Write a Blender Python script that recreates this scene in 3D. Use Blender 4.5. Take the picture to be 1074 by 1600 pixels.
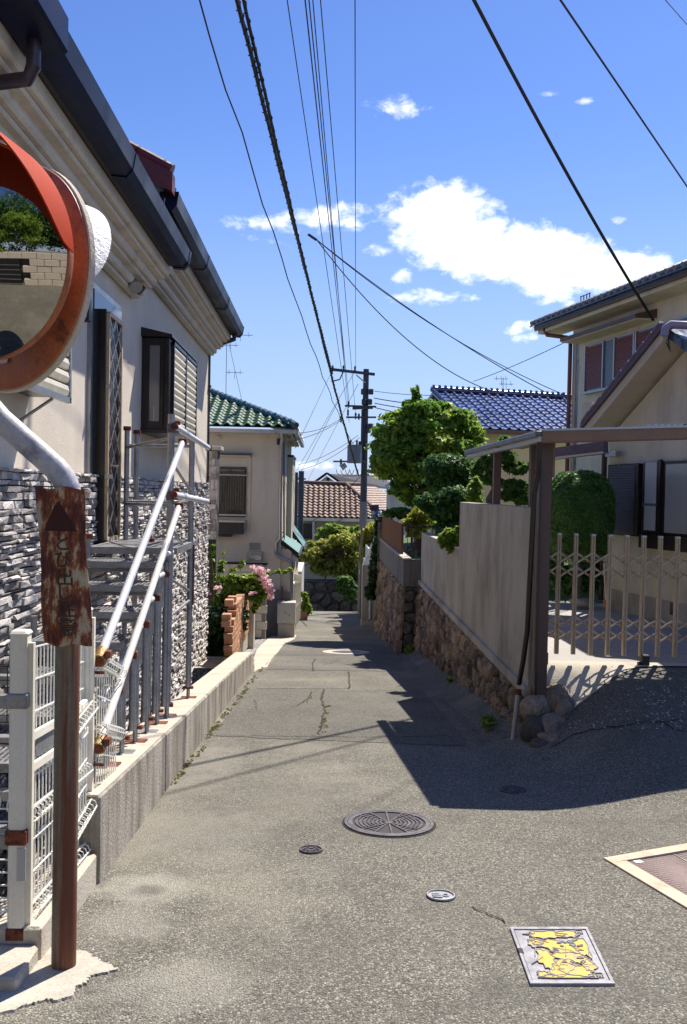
import bpy, bmesh, math, random
import numpy as np
from mathutils import Vector, Matrix
R = random.Random(7)
NR = np.random.RandomState(11)
scene = bpy.context.scene
col = scene.collection
for o in list(bpy.data.objects): bpy.data.objects.remove(o)

# ---------------------------------------------------------------- camera (eye at the origin, +Y runs down the street)
FPX = 1320.0; CX, CY = 537.0, 800.0
YAW, PITCH, ROLL = math.atan(32/1320), -math.atan(31.4/1320), math.radians(1.15)
F = Vector((math.sin(YAW)*math.cos(PITCH), math.cos(YAW)*math.cos(PITCH), math.sin(PITCH)))
R0 = Vector((math.cos(YAW), -math.sin(YAW), 0)); U0 = R0.cross(F)
RT = R0*math.cos(ROLL) + U0*math.sin(ROLL); UP = U0*math.cos(ROLL) - R0*math.sin(ROLL)
cam = bpy.data.cameras.new('camera'); camo = bpy.data.objects.new('camera', cam); col.objects.link(camo)
camo.matrix_world = Matrix((( RT.x, UP.x, -F.x, 0), (RT.y, UP.y, -F.y, 0), (RT.z, UP.z, -F.z, 0), (0,0,0,1)))
cam.sensor_fit = 'VERTICAL'; cam.sensor_height = 24; cam.lens = 24*FPX/1600
cam.clip_start = .05; cam.clip_end = 60000
scene.camera = camo

# ---------------------------------------------------------------- light
SUN = Vector((.39, .58, 1.0)).normalized()
EL = math.asin(SUN.z); AZ = math.atan2(SUN.x, SUN.y)
sl = bpy.data.lights.new('sun', 'SUN'); sl.energy = 5.0; sl.angle = math.radians(.5); sl.color = (1, .93, .82)
so = bpy.data.objects.new('sun', sl); col.objects.link(so); so.rotation_euler = SUN.to_track_quat('Z', 'Y').to_euler()
world = bpy.data.worlds.new('World'); scene.world = world; world.use_nodes = True
scene.view_settings.view_transform = 'Standard'; scene.view_settings.look = 'None'
scene.view_settings.gamma = 1; scene.view_settings.exposure = 0.70; scene.view_settings.use_curve_mapping = False
scene.render.engine = 'CYCLES'
SKY_STRENGTH = .102

def build_world():
    nt = world.node_tree; N = nt.nodes; L = nt.links
    for n in list(N): N.remove(n)
    out = N.new('ShaderNodeOutputWorld'); bg = N.new('ShaderNodeBackground'); bg.inputs['Strength'].default_value = SKY_STRENGTH
    sky = N.new('ShaderNodeTexSky'); sky.sky_type = 'NISHITA'; sky.sun_disc = False
    sky.sun_elevation = EL; sky.sun_rotation = AZ; sky.air_density = 1.0; sky.dust_density = .1; sky.ozone_density = 2.5; sky.altitude = 60
    hs = N.new('ShaderNodeHueSaturation'); hs.inputs['Saturation'].default_value = 1.22; hs.inputs['Value'].default_value = 1.0
    hs.inputs['Hue'].default_value = .516
    L.new(sky.outputs[0], hs.inputs['Color'])
    tc = N.new('ShaderNodeTexCoord'); sep = N.new('ShaderNodeSeparateXYZ'); L.new(tc.outputs['Generated'], sep.inputs[0])
    def M(op, a, b=None, c=None, clamp=False):
        n = N.new('ShaderNodeMath'); n.operation = op; n.use_clamp = clamp
        for i, v in enumerate((a, b, c)):
            if v is None: continue
            if isinstance(v, (int, float)): n.inputs[i].default_value = v
            else: L.new(v, n.inputs[i])
        return n.outputs[0]
    az = M('ARCTAN2', sep.outputs[0], sep.outputs[1]); el = M('ARCSINE', sep.outputs[2])
    cmb = N.new('ShaderNodeCombineXYZ'); L.new(az, cmb.inputs[0]); L.new(M('MULTIPLY', el, 1.5), cmb.inputs[1])
    def noise(scale, det, rough, vec=None, dist=0):
        n = N.new('ShaderNodeTexNoise'); n.inputs['Scale'].default_value = scale; n.inputs['Detail'].default_value = det
        n.inputs['Roughness'].default_value = rough; n.inputs['Distortion'].default_value = dist; L.new(vec or cmb.outputs[0], n.inputs['Vector']); return n.outputs[0]
    n1 = noise(26, 9, .62, dist=.3); n2 = noise(9, 5, .6); n3 = noise(60, 6, .65)
    total = None
    # clouds: centre azimuth, elevation, half widths, tilt, weight (radians)
    for a0, e0, wa, we, tilt, wt in CLOUDS:
        da = M('SUBTRACT', az, a0); de = M('SUBTRACT', el, e0)
        c, s = math.cos(tilt), math.sin(tilt)
        u = M('DIVIDE', M('ADD', M('MULTIPLY', da, c), M('MULTIPLY', de, s)), wa)
        v = M('DIVIDE', M('SUBTRACT', M('MULTIPLY', de, c), M('MULTIPLY', da, s)), we)
        r2 = M('ADD', M('MULTIPLY', u, u), M('MULTIPLY', v, v))
        g = M('SUBTRACT', wt, M('MULTIPLY', r2, max(.55, wt*.9)))
        g = M('MAXIMUM', g, -2.6)
        total = g if total is None else M('MAXIMUM', total, g)
    # the rest of the sky goes on with the same scattered fair weather clouds
    wide = M('MULTIPLY', M('SUBTRACT', n2, .72), 2.2)
    behind = M('MULTIPLY', M('SUBTRACT', M('ABSOLUTE', az), .62), 4.0, clamp=True)
    total = M('MAXIMUM', total, M('SUBTRACT', M('MULTIPLY', M('ADD', wide, 3.0), behind), 3.0))
    dens = M('ADD', total, M('ADD', M('MULTIPLY', M('SUBTRACT', n1, .5), 2.7), M('MULTIPLY', M('SUBTRACT', n3, .5), .9)))
    mask = N.new('ShaderNodeMapRange'); mask.interpolation_type = 'SMOOTHSTEP'
    mask.inputs['From Min'].default_value = -.2; mask.inputs['From Max'].default_value = .85; mask.inputs['To Max'].default_value = .97
    L.new(dens, mask.inputs['Value'])
    shade = N.new('ShaderNodeMapRange'); shade.inputs['From Min'].default_value = .3; shade.inputs['From Max'].default_value = .75
    L.new(noise(17, 6, .6), shade.inputs['Value'])
    cc = N.new('ShaderNodeMix'); cc.data_type = 'RGBA'; cc.inputs['A'].default_value = (8.0, 8.3, 9.4, 1); cc.inputs['B'].default_value = (11.0, 10.9, 10.9, 1)
    L.new(shade.outputs[0], cc.inputs['Factor'])
    mix = N.new('ShaderNodeMix'); mix.data_type = 'RGBA'
    # the air whitens to pale blue towards the horizon, all the way round
    hz = N.new('ShaderNodeMapRange'); hz.interpolation_type = 'SMOOTHSTEP'; hz.inputs['From Min'].default_value = .42; hz.inputs['From Max'].default_value = -.02; hz.inputs['To Max'].default_value = .85
    L.new(el, hz.inputs['Value'])
    hm = N.new('ShaderNodeMix'); hm.data_type = 'RGBA'; hm.inputs['B'].default_value = (2.7, 3.5, 5.6, 1); L.new(hz.outputs[0], hm.inputs['Factor']); L.new(hs.outputs[0], hm.inputs['A'])
    L.new(mask.outputs[0], mix.inputs['Factor']); L.new(hm.outputs['Result'], mix.inputs['A']); L.new(cc.outputs['Result'], mix.inputs['B'])
    L.new(mix.outputs['Result'], bg.inputs['Color']); L.new(bg.outputs[0], out.inputs[0])

def ray(px, py): return F + RT*((px-CX)/FPX) - UP*((py-CY)/FPX)
def at(px, py, Y): d = ray(px, py); return d*(Y/d.y)
def onX(px, py, X): d = ray(px, py); return d*(X/d.x)
def onZ(px, py, Z): d = ray(px, py); return d*(Z/d.z)
def onV(px, py, p0, deg):
    a = math.radians(deg); n = Vector((math.cos(a), -math.sin(a), 0)); d = ray(px, py)
    return d*(n.dot(p0)/n.dot(d))
def sm(t): t = max(0., min(1., t)); return t*t*(3-2*t)
def gz(x, y):
    z = -1.68 - .096*min(y, 36.5) - .34*max(0, y-36.5) if y > 0 else -1.68 - .08*y
    z += .80*sm((x-1.5)/1.5)*max(0, min(1, (y-3.4)/4.9))**2.2
    return z
def G(px, py):
    d = ray(px, py); t = 1.0
    for i in range(40): 
        p = d*t; t *= gz(p.x, p.y)/p.z if p.z < 0 else 1.5
        t = max(.5, min(t, 60))
    return d*t
def blob_dir(px, py):
    d = ray(px, py).normalized(); return math.atan2(d.x, d.y), math.asin(d.z)
CLOUDS = []
for px, py, w, h, tilt, wt in [(690,330,80,48,0,1.0), (735,385,125,52,-.18,1.15), (850,400,125,48,-.2,1.1), (970,425,85,36,-.05,1.05), (650,335,42,24,0,.8), (860,452,60,22,-.3,.6),
        (415,348,70,13,0,.3), (520,340,95,22,.15,.45), (620,168,52,20,0,.32), (855,147,30,8,0,.1), (920,157,22,8,0,.1), (592,392,28,11,0,.4), (668,466,55,14,0,.4),
        (628,433,16,13,0,.6), (733,467,20,9,0,.35), (815,510,26,12,.2,.45), (827,528,24,10,0,.3), (965,343,14,8,0,.3), (480,728,60,10,0,.3), (430,380,60,10,-.1,.0), (600,740,60,10,0,.2)]:
    a, e = blob_dir(px, py); a2, _ = blob_dir(px+w, py); _, e2 = blob_dir(px, py-h)
    CLOUDS.append((a, e, abs(a2-a), abs(e2-e), tilt, wt))
build_world()

# ---------------------------------------------------------------- materials
MATS = {}
def rgb(c): return (c[0], c[1], c[2], 1)
def mat(name, c, rough=.7, var=.15, scale=3.0, fine=40.0, bump=.2, bdist=.01, metal=0., c2=None, thr=(.45,.65), stain=2.0, rand=0., spec=.5, streak=0., cdet=8):
    """colour c with soft wear (c2 in patches), fine grain in relief; 'streak' stretches the wear downwards, 'rand' varies pieces"""
    m = bpy.data.materials.new(name); m.use_nodes = True; MATS[name] = m
    nt = m.node_tree; N = nt.nodes; L = nt.links; b = N['Principled BSDF']
    tc = N.new('ShaderNodeTexCoord')
    mp = N.new('ShaderNodeMapping'); L.new(tc.outputs['Object'], mp.inputs[0])
    if streak: mp.inputs['Scale'].default_value = (1, 1, streak)
    def noise(sc, d=6, r=.6, vec=None):
        n = N.new('ShaderNodeTexNoise'); n.inputs['Scale'].default_value = sc; n.inputs['Detail'].default_value = d; n.inputs['Roughness'].default_value = r
        L.new(vec or mp.outputs[0], n.inputs['Vector']); return n.outputs[0]
    big = noise(scale); fin = noise(fine, 3, .7, tc.outputs['Object'])
    cur = None
    def mixc(fac, a, bb, mode='MIX'):
        x = N.new('ShaderNodeMix'); x.data_type = 'RGBA'; x.blend_type = mode
        for k, v in (('Factor', fac), ('A', a), ('B', bb)):
            s = x.inputs[k]
            if isinstance(v, (int, float)): s.default_value = v
            elif isinstance(v, tuple): s.default_value = rgb(v)
            else: L.new(v, s)
        return x.outputs['Result']
    def rng(v, a, b_, c_, d): 
        r = N.new('ShaderNodeMapRange'); L.new(v, r.inputs[0]); r.inputs[1].default_value = a; r.inputs[2].default_value = b_; r.inputs[3].default_value = c_; r.inputs[4].default_value = d; return r.outputs[0]
    cur = mixc(rng(big, .3, .7, 0, 1), tuple(x*(1-var) for x in c), tuple(min(1, x*(1+var)) for x in c))
    cur = mixc(rng(fin, .3, .7, 0, 1), tuple([1-var*.9]*3), (1+var*.4, 1+var*.4, 1+var*.4)) if False else mixc(1.0, cur, mixc(rng(fin, .25, .75, 0, 1), (1-var,)*3, (1+var,)*3), 'MULTIPLY')
    if c2: cur = mixc(rng(noise(stain, cdet, .65), thr[0], thr[1], 0, 1), cur, c2)
    if rand:
        oi = N.new('ShaderNodeObjectInfo'); h = N.new('ShaderNodeHueSaturation'); L.new(cur, h.inputs['Color'])
        L.new(rng(oi.outputs['Random'], 0, 1, 1-rand, 1+rand), h.inputs['Value'])
        ge = N.new('ShaderNodeNewGeometry'); h2 = N.new('ShaderNodeHueSaturation'); L.new(h.outputs[0], h2.inputs['Color'])
        L.new(rng(ge.outputs['Random Per Island'], 0, 1, 1-rand*.8, 1+rand*.8), h2.inputs['Value']); cur = h2.outputs[0]
    L.new(cur, b.inputs['Base Color'])
    b.inputs['Metallic'].default_value = metal; b.inputs['Specular IOR Level'].default_value = spec
    L.new(rng(big, .3, .7, max(0, rough-.1), min(1, rough+.1)), b.inputs['Roughness'])
    if bump:
        bp = N.new('ShaderNodeBump'); bp.inputs['Strength'].default_value = bump; bp.inputs['Distance'].default_value = bdist; L.new(fin, bp.inputs['Height']); L.new(bp.outputs[0], b.inputs['Normal'])
    return m
def leafmat(name, c1, c2, trans=.4, c3=None):
    m = bpy.data.materials.new(name); m.use_nodes = True; MATS[name] = m
    nt = m.node_tree; N = nt.nodes; L = nt.links; b = N['Principled BSDF']; out = N['Material Output']
    ge = N.new('ShaderNodeNewGeometry'); cr = N.new('ShaderNodeValToRGB'); L.new(ge.outputs['Random Per Island'], cr.inputs[0])
    cr.color_ramp.elements[0].color = rgb(c1); cr.color_ramp.elements[1].color = rgb(c2)
    if c3: e = cr.color_ramp.elements.new(.93); e.color = rgb(c3); cr.color_ramp.elements[1].position = .9 if False else .75; 
    b.inputs['Roughness'].default_value = .5; b.inputs['Specular IOR Level'].default_value = .35
    L.new(cr.outputs[0], b.inputs['Base Color'])
    t = N.new('ShaderNodeBsdfTranslucent'); h = N.new('ShaderNodeHueSaturation'); h.inputs['Value'].default_value = 1.7; h.inputs['Hue'].default_value = .497; L.new(cr.outputs[0], h.inputs['Color']); L.new(h.outputs[0], t.inputs[0])
    mx = N.new('ShaderNodeMixShader'); mx.inputs[0].default_value = trans
    L.new(b.outputs[0], mx.inputs[1]); L.new(t.outputs[0], mx.inputs[2]); L.new(mx.outputs[0], out.inputs[0])
    return m
def glassmat(name, c=(.03,.035,.04), rough=.04):
    m = bpy.data.materials.new(name); m.use_nodes = True; MATS[name] = m; b = m.node_tree.nodes['Principled BSDF']
    b.inputs['Base Color'].default_value = rgb(c); b.inputs['Roughness'].default_value = rough; b.inputs['Specular IOR Level'].default_value = .8
    return m

stucco = mat('stucco_cream', (.70,.615,.50), .9, .07, 1.2, 90, .5, .012, c2=(.50,.44,.39), thr=(.5,.9), stain=1.1)
stucco_g = mat('stucco_grey', (.56,.49,.39), .9, .07, 1.5, 60, .35, .01, c2=(.36,.32,.27), thr=(.5,.85), stain=1.3, streak=.4)
stucco_b = mat('stucco_beige', (.66,.585,.44), .9, .08, 1.5, 60, .35, .01, c2=(.36,.31,.23), thr=(.5,.85), stain=1.3, streak=.4)
white_wall = mat('white_wall', (.62,.61,.57), .85, .08, 2, 50, .2)
soffit = mat('moulding_paint', (.56,.50,.42), .6, .1, 2, 30, .1, c2=(.34,.29,.22), thr=(.55,.8), stain=2.5, streak=1)
clad = mat('ledge_stone', (.38,.355,.335), .9, .35, 9, 70, .8, .02, rand=.55, c2=(.42,.33,.28), thr=(.58,.75), stain=3)
mortar_d = mat('mortar_dark', (.06,.058,.055), .95, .2, 6, 60, .4)
navy = mat('gutter_navy', (.005,.007,.028), .38, .2, 2, 30, .03, spec=.16)
purple = mat('pipe_purple', (.03,.018,.032), .35, .25, 3, 30, .06)
redroof = mat('roof_dark_red', (.11,.02,.02), .45, .3, 5, 40, .2)
darkbrown = mat('frame_dark_brown', (.02,.013,.012), .35, .25, 6, 40, .08)
slatw = mat('shutter_slat', (.60,.55,.43), .5, .12, 6, 40, .1, c2=(.42,.37,.28), thr=(.6,.85), stain=6)
alu = mat('grey_aluminium', (.36,.36,.37), .35, .12, 6, 60, .06, metal=.7)
glass = glassmat('window_glass'); frosted = glassmat('frosted_glass', (.45,.46,.45), .35)
frost2 = glassmat('pale_curtained_glass', (.30,.31,.30), .18)
conc = mat('concrete_weathered', (.38,.345,.29), .92, .25, 5, 55, .6, .015, c2=(.19,.16,.125), thr=(.42,.60), stain=6.0, streak=.16)
conc_top = mat('concrete_pale', (.50,.45,.37), .92, .15, 3, 60, .5, .012, c2=(.32,.28,.22), thr=(.5,.75), stain=3)
conc_g = mat('concrete_grey_panel', (.47,.43,.36), .9, .10, 1.2, 70, .5, .012, c2=(.29,.255,.205), thr=(.42,.68), stain=1.8, streak=.55, cdet=5)
conc_d = mat('concrete_old_dark', (.20,.185,.17), .93, .25, 3, 60, .6, .015, c2=(.08,.075,.07), thr=(.45,.7), stain=3, streak=.3)
rubble = mat('rubble_stone', (.29,.21,.145), .9, .45, 5, 45, .9, .03, rand=.45, c2=(.10,.085,.07), thr=(.48,.66), stain=4)
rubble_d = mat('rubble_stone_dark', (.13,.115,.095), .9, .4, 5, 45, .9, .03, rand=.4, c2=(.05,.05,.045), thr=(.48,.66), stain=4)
galv = mat('galvanised_steel', (.30,.30,.31), .45, .22, 8, 60, .15, metal=.55, c2=(.15,.14,.135), thr=(.55,.75), stain=9)
galv_w = mat('bright_tube', (.70,.71,.76), .36, .1, 5, 60, .06, metal=.2, c2=(.45,.44,.45), thr=(.6,.8), stain=7)
rust = mat('rust', (.20,.055,.025), .9, .4, 14, 90, .6, .01, c2=(.07,.02,.012), thr=(.45,.6), stain=18)
rust_tube = mat('tube_rusty_white', (.66,.63,.60), .4, .1, 5, 60, .08, c2=(.33,.14,.06), thr=(.62,.74), stain=5)
yellowrust = mat('clamp_brass_rust', (.30,.22,.10), .5, .4, 20, 90, .3, metal=.6, c2=(.15,.05,.02), thr=(.45,.6), stain=20)
wfence = mat('fence_white_paint', (.80,.75,.63), .4, .06, 6, 60, .08, c2=(.62,.56,.45), thr=(.6,.8), stain=5)
wmesh = mat('white_wire', (.78,.77,.70), .5, .06, 6, 60, .0)
black = mat('black_plastic', (.012,.012,.013), .5, .2, 8, 60, .05)
wire_m = mat('cable_black', (.012,.012,.014), .6, .1, 8, 60, 0)
iron = mat('cast_iron', (.135,.12,.125), .5, .22, 12, 120, .3, .004, metal=.35, c2=(.07,.06,.06), thr=(.5,.7), stain=16)
iron_d = mat('cast_iron_recess', (.035,.03,.03), .8, .3, 12, 120, .4, .004)
brownpaint = mat('brown_paint', (.095,.05,.036), .45, .18, 4, 60, .08, c2=(.06,.035,.028), thr=(.5,.8), stain=3, streak=.3)
brownbeam = mat('brown_beam', (.22,.125,.075), .45, .15, 4, 60, .06)
bronze = mat('bronze_aluminium', (.46,.34,.21), .5, .15, 8, 60, .05, metal=0)
brick_m = mat('orange_brick', (.42,.22,.12), .85, .2, 9, 80, .4, rand=.22, c2=(.30,.16,.10), thr=(.5,.7), stain=6)
bark = mat('bark', (.11,.085,.06), .95, .35, 8, 60, .9, .02)
pole_c = mat('pole_concrete', (.17,.16,.155), .85, .15, 3, 50, .2)
pole_dk = mat('pole_dark_steel', (.035,.037,.045), .6, .2, 5, 50, .1)
purple_w = mat('weathered_purple_board', (.10,.07,.10), .6, .3, 6, 50, .2)

def roof_tile_mat(name, c, rough, spec, rand=.2, c2=None):
    m = mat(name, c, rough, .2, 6, 60, .1, .004, rand=rand, spec=spec, c2=c2, thr=(.5,.8), stain=6); return m
tile_green = roof_tile_mat('tile_green', (.032,.10,.045), .38, .6, c2=(.06,.13,.07))
tile_teal = roof_tile_mat('tile_teal', (.035,.085,.10), .4, .6)
tile_blue = roof_tile_mat('tile_blue', (.04,.085,.24), .22, 1.0, .45)
tile_blued = roof_tile_mat('tile_blue_dark', (.02,.035,.085), .22, .8, .2)
tile_brown = roof_tile_mat('tile_brown', (.15,.08,.055), .6, .4, .35)
tile_grey = roof_tile_mat('tile_grey', (.045,.045,.055), .8, .2, .2)
teal_sheet = mat('copper_green_sheet', (.13,.27,.24), .5, .2, 5, 50, .1, c2=(.10,.22,.22), thr=(.5,.7), stain=5)

lf_maple = leafmat('leaves_maple', (.07,.16,.022), (.22,.35,.055), .45)
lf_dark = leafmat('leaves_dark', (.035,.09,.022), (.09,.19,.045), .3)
lf_mid = leafmat('leaves_mid', (.05,.12,.025), (.13,.22,.045), .4)
lf_hedge = leafmat('leaves_hedge', (.05,.13,.03), (.12,.24,.05), .35)
lf_yellow = leafmat('leaves_yellow', (.18,.22,.03), (.42,.42,.08), .5)
lf_bush = leafmat('leaves_light', (.10,.19,.025), (.27,.36,.06), .45)
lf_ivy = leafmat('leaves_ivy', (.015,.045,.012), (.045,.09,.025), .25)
lf_moss = leafmat('moss', (.10,.10,.02), (.20,.18,.05), .3)
petal = leafmat('petals_pink', (.66,.42,.48), (.85,.66,.69), .35)

def asphalt_mat(name, c, stains, spots=()):
    m = bpy.data.materials.new(name); m.use_nodes = True
    nt = m.node_tree; N = nt.nodes; L = nt.links; b = N['Principled BSDF']
    tc = N.new('ShaderNodeTexCoord'); V = tc.outputs['Object']
    def noise(sc, d=6, r=.6): 
        n = N.new('ShaderNodeTexNoise'); n.inputs['Scale'].default_value = sc; n.inputs['Detail'].default_value = d; n.inputs['Roughness'].default_value = r; L.new(V, n.inputs['Vector']); return n.outputs[0]
    def rng(v, a, b_, c_, d):
        r = N.new('ShaderNodeMapRange'); L.new(v, r.inputs[0]); r.inputs[1].default_value = a; r.inputs[2].default_value = b_; r.inputs[3].default_value = c_; r.inputs[4].default_value = d; return r.outputs[0]
    def mx(f, a, bb, mode='MIX'):
        x = N.new('ShaderNodeMix'); x.data_type = 'RGBA'; x.blend_type = mode
        for k, v in (('Factor', f), ('A', a), ('B', bb)):
            if isinstance(v, (int, float)): x.inputs[k].default_value = v
            elif isinstance(v, tuple): x.inputs[k].default_value = rgb(v)
            else: L.new(v, x.inputs[k])
        return x.outputs['Result']
    vo = N.new('ShaderNodeTexVoronoi'); vo.inputs['Scale'].default_value = 105; L.new(V, vo.inputs['Vector'])
    sepc = N.new('ShaderNodeSeparateColor'); L.new(vo.outputs['Color'], sepc.inputs[0])
    cur = mx(rng(noise(1.1, 5), .3, .7, 0, 1), tuple(x*.86 for x in c), tuple(x*1.12 for x in c))
    cur = mx(1.0, cur, mx(rng(sepc.outputs[0], 0, 1, 0, 1), (.50,.50,.50), (1.42,1.40,1.36)), 'MULTIPLY')
    cur = mx(rng(sepc.outputs[1], .86, .90, 0, .7), cur, tuple(min(1, x*2.3) for x in c))       # pale aggregate
    cur = mx(rng(vo.outputs['Distance'], .5, .8, 0, .7), cur, tuple(x*.35 for x in c))
    cur = mx(rng(noise(.55, 7, .62), .5, .72, 0, stains), cur, tuple(min(1, x*1.75) for x in (c[0]*1.03, c[1], c[2]*.92)))  # worn pale dust
    cur = mx(rng(noise(2.6, 6, .7), .54, .68, 0, .5), cur, tuple(x*.55 for x in c))
    cur = mx(rng(noise(.35, 4, .6), .42, .62, 0, .35), cur, tuple(x*.62 for x in c))
    # dust and spill marks lying at their own places on the road
    if spots:
        sx = N.new('ShaderNodeSeparateXYZ'); L.new(V, sx.inputs[0]); nn = noise(5, 7, .7)
        def MM(op, a, b_):
            q = N.new('ShaderNodeMath'); q.operation = op
            for i, v in enumerate((a, b_)):
                if isinstance(v, (int, float)): q.inputs[i].default_value = v
                else: L.new(v, q.inputs[i])
            return q.outputs[0]
        for (x0, y0, rx, ry, k, tone) in spots:
            u = MM('DIVIDE', MM('SUBTRACT', sx.outputs[0], x0), rx); v = MM('DIVIDE', MM('SUBTRACT', sx.outputs[1], y0), ry)
            r2 = MM('ADD', MM('MULTIPLY', u, u), MM('MULTIPLY', v, v)); f = MM('ADD', MM('SUBTRACT', 1.0, r2), MM('MULTIPLY', MM('SUBTRACT', nn, .5), 3.0))
            cur = mx(rng(f, .0, .9, 0, k), cur, tuple(min(1, x*tone) for x in c))
    L.new(cur, b.inputs['Base Color']); b.inputs['Roughness'].default_value = .88; b.inputs['Specular IOR Level'].default_value = .25
    bp = N.new('ShaderNodeBump'); bp.inputs['Strength'].default_value = .9; bp.inputs['Distance'].default_value = .008
    ad = N.new('ShaderNodeMath'); ad.operation = 'ADD'; L.new(rng(vo.outputs['Distance'], 0, .8, 1, 0), ad.inputs[0]); L.new(noise(60, 4), ad.inputs[1])
    L.new(ad.outputs[0], bp.inputs['Height']); L.new(bp.outputs[0], b.inputs['Normal'])
    return m
SPOTS = []
for px, py, rx, ry, k, tone in ((225,1388,.30,.22,.75,1.75), (232,1392,.12,.09,.8,.7), (330,1300,.5,.5,.35,1.4), (200,1440,.25,.3,.5,1.6), (280,1540,.35,.25,.5,1.6), (365,1122,.35,.7,.6,1.8), (330,1190,.3,.9,.4,1.6), (470,1480,.5,.35,.3,.65), (620,1300,.55,.35,.35,.7), (900,1545,.5,.2,.4,.6), (1000,1290,.5,.4,.3,.7), (720,1420,.5,.3,.25,.7), (880,1470,.45,.3,.4,.65)):
    p = G(px, py); SPOTS.append((p.x, p.y, rx, ry, k, tone))
asphalt = asphalt_mat('asphalt_worn', (.192,.182,.155), .6, SPOTS)
asphalt2 = asphalt_mat('asphalt_patch', (.165,.158,.140), .3)
apron_m = asphalt_mat('apron_rough', (.17,.155,.125), .4)
cement = mat('cement_smear', (.44,.40,.33), .9, .2, 6, 60, .6, .01, c2=(.38,.35,.30), thr=(.5,.7), stain=5)
yard_m = mat('yard_concrete', (.36,.345,.33), .9, .15, 1.5, 50, .3, c2=(.25,.24,.23), thr=(.5,.75), stain=2)

# ---------------------------------------------------------------- mesh helpers
WL = {}
class MB:
    def __init__(s): s.v = []; s.f = []; s.mi = []
    def add(s, vs, fs, mi=0):
        n = len(s.v); s.v += [tuple(v) for v in vs]; s.f += [tuple(i+n for i in f) for f in fs]; s.mi += [mi]*len(fs); return s
    def obox(s, c, u, v, w, mi=0):
        c, u, v, w = map(Vector, (c, u, v, w))
        if u.cross(v).dot(w) < 0: w = -w
        P = [c+a*u+b*v+d*w for d in (-1,1) for b in (-1,1) for a in (-1,1)]
        return s.add(P, [(0,2,3,1),(4,5,7,6),(0,1,5,4),(2,6,7,3),(0,4,6,2),(1,3,7,5)], mi)
    def box(s, x0, x1, y0, y1, z0, z1, mi=0):
        return s.obox(((x0+x1)/2,(y0+y1)/2,(z0+z1)/2), (abs(x1-x0)/2,0,0), (0,abs(y1-y0)/2,0), (0,0,abs(z1-z0)/2), mi)
    def beam(s, p, q, w, h, up=(0,0,1), mi=0):
        p, q = Vector(p), Vector(q); d = q-p; up = Vector(up); x = d.cross(up)
        if x.length < 1e-5: x = d.cross(Vector((0,1,0)))
        x.normalize(); y = x.cross(d).normalized()
        return s.obox((p+q)/2, d/2, x*w/2, y*h/2, mi)
    def tube(s, pts, r, n=8, cap=True, mi=0):
        pts = [Vector(p) for p in pts]; m = len(pts); rs = r if isinstance(r, (list, tuple)) else [r]*m
        T = [(pts[min(i+1,m-1)]-pts[max(i-1,0)]).normalized() for i in range(m)]
        a = T[0].cross(Vector((0,0,1))); a = a if a.length > 1e-3 else T[0].cross(Vector((0,1,0))); a.normalize()
        vs = []
        for i in range(m):
            a = (a - T[i]*a.dot(T[i])).normalized(); b = T[i].cross(a)
            for k in range(n): t = 2*math.pi*k/n; vs.append(pts[i] + (a*math.cos(t)+b*math.sin(t))*rs[i])
        fs = [(i*n+k, i*n+(k+1)%n, (i+1)*n+(k+1)%n, (i+1)*n+k) for i in range(m-1) for k in range(n)]
        if cap: fs += [tuple(range(n-1,-1,-1)), tuple((m-1)*n+k for k in range(n))]
        return s.add(vs, fs, mi)
    def prism(s, poly, d, mi=0):
        """poly: list of 3-D points, extruded by vector d"""
        poly = [Vector(p) for p in poly]; d = Vector(d); n = len(poly)
        nrm = Vector((0,0,0))
        for i in range(n): nrm += poly[i].cross(poly[(i+1)%n])
        if nrm.dot(d) > 0: poly.reverse()
        return s.add(poly+[p+d for p in poly], [tuple(range(n))]+[tuple(range(2*n-1,n-1,-1))]+[(i,(i+n),(i+1)%n+n,(i+1)%n) for i in range(n)], mi)
    def mesh(s, name, mats, off=(0,0,0), smooth=False):
        me = bpy.data.meshes.new(name); o = Vector(off)
        me.from_pydata([tuple(Vector(v)-o) for v in s.v], [], s.f)
        for m in (mats if isinstance(mats, (list, tuple)) else [mats]): me.materials.append(m)
        if any(s.mi): me.polygons.foreach_set('material_index', s.mi)
        if smooth: 
            me.polygons.foreach_set('use_smooth', [True]*len(me.polygons))
            if smooth != 'all':
                try: me.set_sharp_from_angle(angle=math.radians(40))
                except Exception: pass
        me.update(); return me
    def build(s, name, mats, parent=None, smooth=False, bev=0, **tags):
        off = WL[parent] if parent else Vector((0,0,0))
        o = link(name, s.mesh(name, mats, off, smooth), parent)
        if bev: bevel(o, bev)
        for k, v in tags.items(): o[k] = v
        return o
def bevel(o, w, seg=1):
    m = o.modifiers.new('bevel', 'BEVEL'); m.width = w; m.segments = seg; m.limit_method = 'ANGLE'
def link(name, me, parent=None, loc=None):
    o = bpy.data.objects.new(name, me); col.objects.link(o)
    if parent:
        o.parent = parent
        if loc is not None: o.location = Vector(loc)-WL[parent]; WL[o] = Vector(loc)
        else: WL[o] = WL[parent].copy()
    else:
        if loc is not None: o.location = loc
        WL[o] = Vector(loc) if loc is not None else Vector((0,0,0))
    return o
def tag(o, label=None, cat=None, group=None, kind=None):
    if label: o['label'] = label
    if cat: o['category'] = cat
    if group: o['group'] = group
    if kind: o['kind'] = kind
    return o
def thing(name, label, cat, loc=(0,0,0), group=None):
    o = bpy.data.objects.new(name, None); col.objects.link(o); o.location = loc; o.empty_display_size = .1; WL[o] = Vector(loc)
    return tag(o, label, cat, group)
def struct(mb, name, m, smooth=False, **k):
    o = mb.build(name, m, None, smooth, **k); o['kind'] = 'structure'; return o
def centre(pts):
    s = Vector((0,0,0))
    for p in pts: s += Vector(p)
    return s/len(pts)
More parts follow.
